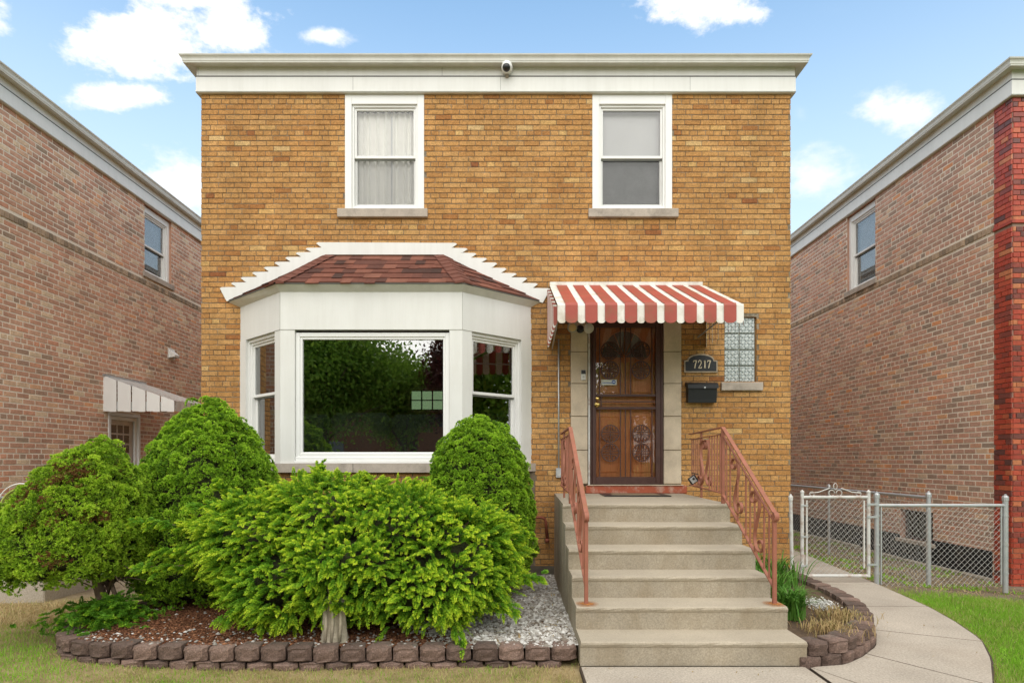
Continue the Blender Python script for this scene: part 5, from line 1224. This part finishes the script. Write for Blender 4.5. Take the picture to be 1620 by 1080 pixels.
# ================================================================ STATUE
stt = MB(); n = 40; prof = [(.105, 0), (.108, .03), (.098, .035), (.10, .06), (.092, .12), (.088, .2), (.083, .28), (.08, .34), (.084, .40), (.088, .44), (.07, .475), (.036, .50), (.034, .515), (.05, .54), (.055, .57), (.05, .60), (.03, .622), (.005, .63)]
V = []
for i, (r, h) in enumerate(prof):
    for k in range(n):
        a = 2*PI*k/n; f = 0
        if 2 < i < 11: f = .010*math.sin(a*6+2.2*math.sin(h*7)+1.5)*(1-h*.9)+.010*math.sin(a*3+h*8)*(1-h)+.004*math.sin(a*13+h*20)
        V.append((-1.362+(r+f)*math.cos(a), -3.19+(r+f)*.72*math.sin(a), .085+h*.74))
stt.add(V, [(i*n+k, i*n+(k+1) % n, (i+1)*n+(k+1) % n, (i+1)*n+k) for i in range(len(prof)-1) for k in range(n)]+[tuple(range(n)), tuple(range((len(prof)-1)*n, len(prof)*n))])
for xx in (-1.41, -1.36, -1.30): stt.tube([(xx, -3.262, .12), (xx+.01, -3.265, .26), (xx+.005, -3.26, .38)], [.013, .012, .009], 6)
tag(stt.build('statue', MAT('weathered_cast_stone', (.42, .37, .28), .95, .2, 12, fine=.15, bstr=.7, bscale=60, dirt=(.13, .13, .08), dirtscale=7, dirtamt=.8), None, (-1.345, -3.19, .085), smooth=True), 'weathered stone garden statue in a folded robe, its top hidden in the yew', 'statue')

# ================================================================ GRASS
def blades(name, X, Y, zf, H, Wd, T, mat, label, kind='stuff', lean=.45, cat=None, parent=None, seg=1):
    n = len(X); rg = np.random.default_rng(n); a = rg.uniform(0, 2*PI, n); b = rg.uniform(0, 2*PI, n); ln = np.abs(rg.normal(0, lean, n))
    base = np.stack([X, Y, zf(X, Y)-.004], -1); sdv = np.stack([np.cos(a), np.sin(a), 0*a], -1)*(Wd/2)[:, None]; ld = np.stack([np.cos(b)*ln, np.sin(b)*ln, np.ones(n)], -1); ld = ld/np.linalg.norm(ld, axis=1)[:, None]
    tip = base+ld*H[:, None]+np.stack([np.cos(b), np.sin(b), 0*b], -1)*(H*ln*.5)[:, None]; mid = base+ld*H[:, None]*.55
    V = np.stack([base-sdv, base+sdv, mid+sdv*.8, mid-sdv*.8, tip], 1).reshape(-1, 3); i = np.arange(n)[:, None]*5
    Q = np.concatenate([i+np.array([[0, 1, 2, 3]]), i+np.array([[3, 2, 4, 4]])]); 
    Tri = np.concatenate([i+np.array([[0, 1, 2]]), i+np.array([[0, 2, 3]]), i+np.array([[3, 2, 4]])])
    return arr_mesh(name, V, Tri, mat, parent, tint=np.repeat(T, 5), origin=(0, 0, 0))
rg = np.random.default_rng(9)
outer_all = [(2.14, -12), (2.14, -6.0)]+outer[1:]+[(4.75, 2.2), (4.8, 10)]
walk_area = outer_all+[(3.4, 10), (3.4, 0)]+[(x, y) for x, y in plant_curve[::-1]]+[(.45, -3.4), (.45, -12)]
house_poly = [(-4.05, 0), (3.65, 0), (3.65, 11), (-4.05, 11)]
def lawn_pts(n, x0, x1, y0, y1):
    X = rg.uniform(x0, x1, n); Y = rg.uniform(y0, y1, n)
    k = ~inpoly(X, Y, walk_area) & ~inpoly(X, Y, bed_poly) & ~inpoly(X, Y, house_poly); return X[k], Y[k]
def pn_(x, y, s=1.0, o=0):
    return (np.sin(x*2.1*s+o)+np.sin(y*3.3*s+1.7*o+x)+np.sin((x+y)*5.1*s+o)+np.sin((x-2*y)*3.7*s+2*o))/4
X, Y = lawn_pts(120000, -6.9, .5, -4.6, -1.3); dn_ = .62+.55*pn_(X, Y, 1.4, 1); k = (rg.random(len(X)) < np.clip(dn_, .12, 1)) & ((Y < -2.0) | (X > -5.3)) ; k &= ~((Y > -2.15) & (rg.random(len(X)) < .8))
X, Y = X[k], Y[k]; gr = np.clip(.47+.35*pn_(X, Y, 1.1, 3)+.20*sstep(-2.2, -3.8, X)+rg.normal(0, .16, len(X)), 0, .95)
tag(blades('grass', X, Y, gz, rg.uniform(.018, .045, len(X)), rg.uniform(.003, .005, len(X)), gr, m_blade, ''), 'patchy short straw and green grass in front of the shrub bed', kind='stuff')
X, Y = lawn_pts(170000, 3.2, 8.6, -4.6, -.45); k = (Y < -.62-.25*rg.random(len(X))) & (rg.random(len(X)) < np.clip(1.1-.9*sstep(-1.6, -.7, Y), .12, 1)); X, Y = X[k], Y[k]
gr = np.clip(.68+.18*pn_(X, Y, 1.1, 5)+rg.normal(0, .12, len(X))-.35*(rg.random(len(X)) < .08), 0, 1)
tag(blades('grass', X, Y, gz, rg.uniform(.03, .06, len(X)), rg.uniform(.003, .0052, len(X)), gr, m_blade, ''), 'bright green grass right of the curving path', kind='stuff')
# dry straw litter
def straw(n, x0, x1, y0, y1, zf, label, seed, cond=None):
    r2 = np.random.default_rng(seed); X = r2.uniform(x0, x1, n); Y = r2.uniform(y0, y1, n); k = ~inpoly(X, Y, walk_area) & ~inpoly(X, Y, bed_poly)
    if cond is not None: k &= cond(X, Y)
    X, Y = X[k], Y[k]; n = len(X); return blades('straw', X, Y, zf, r2.uniform(.02, .05, n), r2.uniform(.002, .004, n), np.clip(r2.normal(.14, .1, n), 0, .35), m_blade, '', lean=2.2)
tag(straw(26000, -6.8, .5, -4.6, -1.3, gz, '', 3), 'dry straw litter in the left lawn', kind='stuff')
# thatch along the path edge and a few blown leaves
r6 = np.random.default_rng(66); te = r6.uniform(.12, .93, 9000); ex, ey = lerp_poly(outer, te); ex2, ey2 = lerp_poly(outer, te+.004); nl_ = np.hypot(ex2-ex, ey2-ey); of = np.abs(r6.normal(.0, .05, 9000))-.012
tag(blades('thatch', ex+(ey2-ey)/nl_*of, ey-(ex2-ex)/nl_*of, gz, r6.uniform(.015, .04, 9000), r6.uniform(.002, .004, 9000), np.clip(r6.normal(.16, .12, 9000), 0, .5), m_blade, '', lean=1.6), 'dry thatch along the outer edge of the curving path', kind='stuff')
X = r6.uniform(-.4, .46, 150); Y = r6.uniform(-3.3, -.3, 150)
tag(blades('fallen_leaves', X, Y, lambda x, y: bz(x, y)+.016, r6.uniform(.02, .05, 150), r6.uniform(.01, .022, 150), np.clip(r6.normal(.1, .12, 150), 0, .5), m_lily, '', lean=3), 'scattered dry leaves on the white gravel', kind='stuff')
X = np.concatenate([r6.uniform(.5, 2.1, 14), r6.uniform(2.6, 3.9, 22)]); Y = np.concatenate([r6.uniform(-3.8, -3.47, 14), r6.uniform(-3.6, -1.6, 22)]); k_ = inpoly(X, Y, walk_area); X, Y = X[k_], Y[k_]
tag(blades('path_debris', X, Y, lambda x, y: 0*x+.008, r6.uniform(.008, .02, len(X)), r6.uniform(.004, .01, len(X)), np.full(len(X), .1), m_lily, '', lean=3), 'a few leaf crumbs on the concrete path', kind='stuff')
# weeds in the soil strips
X = rg.uniform(4.5, 6.4, 9000); Y = rg.uniform(-.5, 7, 9000); k = pn_(X, Y, 1.3, 2) > .12; X, Y = X[k], Y[k]
tag(blades('weeds', X, Y, gz, rg.uniform(.03, .08, len(X)), rg.uniform(.008, .018, len(X)), np.clip(rg.normal(.72, .15, len(X)), .1, 1), m_blade, '', lean=1.0), 'sparse weeds and leaves in the soil behind the chain link fence', kind='stuff')
r2 = np.random.default_rng(31); X = r2.uniform(4.5, 6.45, 5000); Y = r2.uniform(-.6, 6, 5000)
tag(blades('leaf_litter', X, Y, gz, r2.uniform(.02, .05, 5000), r2.uniform(.006, .015, 5000), np.clip(r2.normal(.1, .09, 5000), 0, .3), m_blade, '', lean=2.5), 'dry leaf litter behind the chain link fence', kind='stuff')
X = r2.uniform(-5.9, -3.8, 3600); Y = r2.uniform(-2.3, -1.5, 3600)
tag(blades('dead_stalks', X, Y, gz, r2.uniform(.04, .11, 3600), r2.uniform(.004, .008, 3600), np.clip(r2.normal(.12, .1, 3600), 0, .4), m_blade, '', lean=1.6), 'clumps of dead plant stalks on bare soil left of the bed', kind='stuff')

# planter plants: daylily clumps, straw clump, white flowers
def lily(name, label, x, y, n, h, tm, ts, spread, arch_=1.0, group=None, wd=.014, zmin=.118):
    r3 = np.random.default_rng(int(abs(x)*1000+n)); a = r3.uniform(0, 2*PI, n); H = h*r3.uniform(.6, 1.1, n); rch = H*arch_*r3.uniform(.25, 1.0, n); bx, by = x+r3.normal(0, spread, n), y+r3.normal(0, spread, n)
    ts_ = np.linspace(0, 1, 8)[None]; out_ = rch[:, None]*ts_**1.4; up = H[:, None]*(1.75*ts_-.95*ts_**2.2*arch_); px_, py_ = bx[:, None]+np.cos(a)[:, None]*out_, by[:, None]+np.sin(a)[:, None]*out_; pz_ = np.maximum(.115+up, zmin)
    w_ = wd*.5*(np.sin(np.clip(ts_, 0, 1)*PI*.72+.8))*np.array(1.0); w_[:, -1] = .0004; sx_, sy_ = -np.sin(a)[:, None]*w_, np.cos(a)[:, None]*w_
    V = np.stack([np.stack([px_-sx_, py_-sy_, pz_], -1), np.stack([px_+sx_, py_+sy_, pz_], -1)], 2).reshape(-1, 3)
    Q = [(i*16+2*j, i*16+2*j+1, i*16+2*j+3, i*16+2*j+2) for i in range(n) for j in range(7)]
    T = np.repeat(np.clip(r3.normal(tm, ts, n), 0, 1), 16)
    o = arr_mesh(name, V, Q, m_lily, None, (x, y, .11), tint=T); return tag(o, label, 'plant', group)
lily('daylily', 'big clump of green strap leaves nearest the lower steps', 2.42, -2.58, 230, .30, .76, .12, .05, 1.0, 'daylilies in the planter')
lily('daylily', 'tall clump of green strap leaves by the middle steps', 2.40, -2.15, 230, .36, .74, .12, .08, .9, 'daylilies in the planter')
lily('daylily', 'green strap leaves close to the house corner', 2.85, -1.2, 160, .36, .74, .12, .12, .9, 'daylilies in the planter')
lily('daylily', 'strap leaved clump furthest back behind the lower railing post', 2.45, -1.35, 120, .36, .72, .12, .1, .8, 'daylilies in the planter')
lily('dried_foliage', 'mat of dry tan stems at the front of the planter', 2.55, -2.98, 420, .085, .10, .12, .11, .9, wd=.006)
lily('dried_foliage', 'mat of dry tan stems along the outer curve of the planter', 2.84, -2.60, 420, .085, .12, .14, .11, .9, wd=.006)
fr3 = np.random.default_rng(77); n = 700; X = fr3.normal(2.84, .055, n); Y = fr3.normal(-2.25, .07, n); Z = .13+fr3.uniform(0, .07, n)
V, Q, T = needles(np.stack([X, Y, Z], 1), fr3.normal(size=(n, 3)), .018, .012, np.full(n, .5), np.full(n, .5)); 
tag(arr_mesh('white_flowers', V, Q, MAT('pale_petals', (.62, .62, .58), .7), None, (2.82, -2.25, .12)), 'small mound of tiny white flowers in the planter', kind='stuff')

# ================================================================ CHAIN LINK
def mesh_lines(mbx, fr, a0, a1, c0, c1, pitch=.056, r=.0016):
    k = pitch*2; w_, h_ = a1-a0, c1-c0
    for sg in (1, -1):
        s = -h_
        while s < w_:
            ax, az, bx_, bz_ = s, 0, s+h_, h_
            if ax < 0: az = -ax; ax = 0
            if bx_ > w_: bz_ -= bx_-w_; bx_ = w_
            if bx_-ax > .01:
                if sg == 1: p, q_ = fr(a0+ax, .002, c0+az), fr(a0+bx_, .002, c0+bz_)
                else: p, q_ = fr(a1-ax, -.002, c0+az), fr(a1-bx_, -.002, c0+bz_)
                mbx.tube([p, q_], r, 4, False)
            s += pitch*1.25
def cap_post(x, y, z0, z1, r, mat, parent, ball=True, name='post', lean=0):
    m_ = MB(); m_.tube([(x+lean, y, z0), (x, y, z1)], r, 12)
    if ball: m_.lathe([(r+.006, z1-.01), (r+.006, z1+.03), (r, z1+.045), (.012, z1+.055), (.012, z1+.065), (.003, z1+.07)], (x, y, 0), 'Z', 12)
    return m_.build(name, mat, parent, smooth=False)
GY = -.48; gs = sc(GY); gx = lambda p: (p-810)/gs; gzz = lambda p: EYE+(728-p)/gs
ff = frame((0, GY, 0), (1, 0, 0), (0, -1, 0))
gate = empty('chain_link_gate', (gx(1320), GY, .05), 'white pipe chain link gate with scroll ornament across the side path', 'gate')
gl_, gr_ = gx(1269), gx(1374); gt, gb_ = gzz(786), gzz(910)
m = MB(); m.tube([(gl_, GY, gzz(912)), (gl_, GY, gzz(779))], .021, 10); m.tube([(gr_, GY, gzz(912)), (gr_, GY, gzz(779))], .021, 10); m.tube([(gl_, GY, gt), (gr_, GY, gt)], .019, 10); m.tube([(gl_, GY, gb_), (gr_, GY, gb_)], .019, 10)
for X in (gl_, gr_): m.lathe([(.025, gzz(779)), (.025, gzz(777)), (.012, gzz(775.5)), (.003, gzz(774))], (X, GY, 0), 'Z', 10)
m.build('gate_frame', m_whpipe, gate)
m = MB()
for X in (gl_+.055, gr_-.055): m.box(X-.009, X+.009, GY-.008, GY+.008, gzz(898), gzz(791)); 
m.build('tension_bar', m_whpipe, gate)
m = MB(); mesh_lines(m, ff, gl_+.055, gr_-.055, gb_+.02, gt-.02); m.build('wire_mesh', m_wire, gate)
m = MB(); cxg = (gl_+gr_)/2
m.tube([(gl_+.10, GY, gt+.05), (gl_+.2, GY, gt+.06), (cxg-.07, GY, gt+.11)], .006, 6); m.tube([(gr_-.10, GY, gt+.05), (gr_-.2, GY, gt+.06), (cxg+.07, GY, gt+.11)], .006, 6)
for s_, X in ((1, cxg-.045), (-1, cxg+.045)): m.tube([(X+.035*math.cos(t)*s_, GY, gt+.05+.035*math.sin(t)) for t in np.linspace(0, 5.5, 16)], .005, 5)
m.tube([(cxg+.022*math.sin(t)*1.0, GY, gt+.13-.04*math.cos(t)) for t in np.linspace(0, 2*PI, 16)], .005, 5)
for s_, X in ((1, gl_+.12), (-1, gr_-.12)): m.tube([(X+.03*math.cos(t)*s_, GY, gt+.04+.025*math.sin(t)) for t in np.linspace(1, 6, 12)], .005, 5)
m.build('scroll_ornament', m_whpipe, gate)
for z in (gzz(817), gzz(892), gzz(797)): MB().box(gr_-.03, gr_+.10, GY-.03, GY-.022, z-.012, z+.012).build('hinge', m_galv, gate)
for z in (gzz(799), gzz(848), gzz(894)): MB().box(gl_-.03, gl_+.06, GY-.03, GY-.022, z-.01, z+.01).build('clamp', m_galv, gate)
op = empty('fence_post', (gx(1254), GY, -.03), 'rusty leaning old pipe post beside the house corner', 'post'); cap_post(gx(1252), GY+.02, -.05, gzz(790), .021, m_whpipe, op, lean=.02)
fence = empty('chain_link_fence', (5.2, GY, -.05), 'short galvanised chain link fence panel facing the street, right of the gate', 'fence', 'galvanised chain link fences')
p0, p1 = gx(1387), gx(1590.5)
cap_post(p0, GY, -.06, gzz(786), .028, m_galv, fence); cap_post(p1, GY, -.12, gzz(790), .03, m_galv, fence)
m = MB(); m.tube([(p0, GY, gzz(799)), (p1, GY, gzz(799))], .0205, 10); m.build('top_rail', m_galv, fence)
m = MB(); mesh_lines(m, ff, p0+.05, p1-.04, -.05, gzz(798)); m.build('wire_mesh', m_wire, fence)
for X in (p0+.052, p1-.052): MB().box(X-.007, X+.007, GY-.008, GY+.008, -.02, gzz(801)).build('tension_bar', m_galv, fence)
for X in (p0, p1):
    for z in (.1, .45, .8): MB().lathe([(.033, z), (.033, z+.022)], (X, GY, 0), 'Z', 12).build('clamp', m_galv, fence)
sfen = empty('chain_link_fence', (5.27, 3, -.1), 'long galvanised chain link fence running back along the right neighbour wall', 'fence', 'galvanised chain link fences')
for y in (-.19, 2.2, 4.6, 7.0, 9.4): cap_post(5.27, y, -.16, 1.03, .028 if y < 0 else .022, m_galv, sfen)
m = MB(); m.tube([(5.27, -.19, 1.016), (5.27, 9.4, 1.016)], .0205, 10); m.build('top_rail', m_galv, sfen)
m = MB(); mesh_lines(m, frame((5.27, 0, 0), (0, 1, 0), (-1, 0, 0)), -.15, 9.4, -.1, 1.0); m.build('wire_mesh', m_wire, sfen)
# left yard fence
lf_ = empty('chain_link_fence', (-5.4, .02, -.05), 'chain link fence section behind the browned spruce at the left edge', 'fence', 'galvanised chain link fences')
m = MB(); m.tube([(-6.75, .04, 1.0), (-4.1, .04, 1.0)], .0205, 10); m.build('top_rail', m_galv, lf_)
m = MB(); mesh_lines(m, frame((0, .04, 0), (1, 0, 0), (0, -1, 0)), -6.72, -4.1, -.02, .99); m.build('wire_mesh', m_wire, lf_)
for X in (-6.72, -5.3, -4.1): cap_post(X, .04, -.05, 1.0, .03, m_galv, lf_)
m = MB()
for k in range(4): m.tube([(-6.3+k*.12+.05*math.cos(t), .04, 1.07+.05*math.sin(t)) for t in np.linspace(0, 5.6, 14)], .006, 5)
m.build('scroll_ornament', m_whpipe, lf_)
# hose
hs = empty('garden_hose', (-6.35, .2, 1.0), 'coiled yellow green garden hose hanging over the left chain link fence', 'hose')
m = MB()
for k in range(5):
    pts_ = [(-6.28+.30*math.cos(t)*(1-.04*k), -.08+.03*k, .83+.30*math.sin(t)*(1+.03*k)) for t in np.linspace(0, 2*PI, 28)]; m.tube(pts_, .012, 6)
m.build('coil', MAT('yellow_green_hose', (.42, .48, .12), .4), hs, smooth=True)
MB().tube([(-6.28+.33*math.cos(t), -.10, .83+.36*math.sin(t)) for t in np.linspace(.3, 2.8, 16)], .008, 6).build('reel_frame', m_vinyl, hs)
# low concrete kerb on the left
ke = MB(); ke.box(-6.75, -5.0, -1.37, -.6, -.05, .20, .012)
tag(ke.build('concrete_slab', m_path, None, (-5.7, -1, -.05)), 'low pale concrete slab at the left edge behind the browned spruce', 'slab')
ke = MB(); ke.box(-6.22, -5.98, -1.95, -1.8, -.05, .17, .012)
tag(ke.build('stone_stub', MAT('tan_stone', (.40, .30, .18), .9, .2, 10), None, (-6.1, -1.87, -.05)), 'short tan stone block at the left edge of the lawn', 'stone')

# ================================================================ ACROSS THE STREET (mirrored in the panes)
def tree(name, label, x, y, h, r, mat, seed, n=7000):
    n = n*4; r4 = np.random.default_rng(seed); o = empty(name, (x, y, 0), label, 'tree', 'street trees across the road')
    tm = MB(); tm.tube([(x, y, -.1), (x+.1, y, h*.25), (x, y+.1, h*.5), (x+.2, y, h*.8)], [.28, .2, .15, .05], 8)
    for k in range(9): a = k*2.4; tm.tube([(x, y, h*(.22+.04*k)), (x+r*.35*math.cos(a), y+r*.35*math.sin(a), h*(.35+.045*k)), (x+r*.75*math.cos(a), y+r*.75*math.sin(a), h*(.42+.05*k))], [.1, .06, .02], 6)
    tm.build('trunk', m_trunk, o, smooth=True)
    nc = 70; cc = unit(r4.normal(size=(nc, 3)))*r4.uniform(.35, 1, nc)[:, None]*np.array([r, r, h*.36])*.85+np.array([x, y, h*.62]); P = cc[r4.integers(0, nc, n)]+r4.normal(0, r*.17, (n, 3))
    V, Q, T = needles(P, r4.normal(size=(n, 3)), r4.uniform(.2, .34, n), .14, np.clip(r4.normal(.5, .2, n), 0, 1), np.clip(r4.normal(.6, .2, n), 0, 1)); arr_mesh('crown', V, Q, mat, o, tint=T)
tree('shade_tree', 'broad green street tree mirrored in the left part of the bay window', -10.5, -27, 11, 4.6, m_treeleaf, 1, 9000)
tree('shade_tree', 'tall green street tree mirrored left of the bay window centre', -6.8, -31, 9, 2.6, m_treeleaf, 5, 5000)
tree('plum_tree', 'dark red leaved tree mirrored in the right part of the bay window', -2.6, -30, 10, 2.8, m_plumleaf, 2, 7000)
tree('shade_tree', 'green street tree mirrored in the right side pane', 9, -28, 11, 4.5, m_treeleaf, 3)
tree('shade_tree', 'green street tree furthest left, beyond the mirrored bay view', -20, -28, 12, 5, m_treeleaf, 4)
tree('yard_tree', 'bushy green tree in the yards to the right, mirrored in the right angled pane', 13, -4.5, 8, 3.2, m_treeleaf, 6, 5000)
tree('yard_tree', 'bushy green tree in the yards to the left, mirrored in the left angled pane', -14, -5, 8, 3.2, m_treeleaf, 7, 5000)
for k, x in enumerate((-11.6, -3, 5.3)):
    hb = empty('facing_house', (x, -40, 0), ('left', 'middle', 'right')[k]+' brick row house facing across the street', 'house', 'row houses across the street')
    MB().box(x-4, x+4, -44, -38, -.1, 6.2).build('wall', MAT('facing_brick_%d' % k, (.22, .10, .06), .9), hb); MB().box(x-4.2, x+4.2, -44.2, -37.8, 6.2, 6.5).build('cornice', m_white, hb)
    for (a, z) in ((-2.4, 4), (1.6, 4), (-2, 1.4)): w_ = MB().box(x+a, x+a+1.1, -37.99, -37.95, z, z+1.5).build('window', bpy.data.materials['dark_pane'], hb)
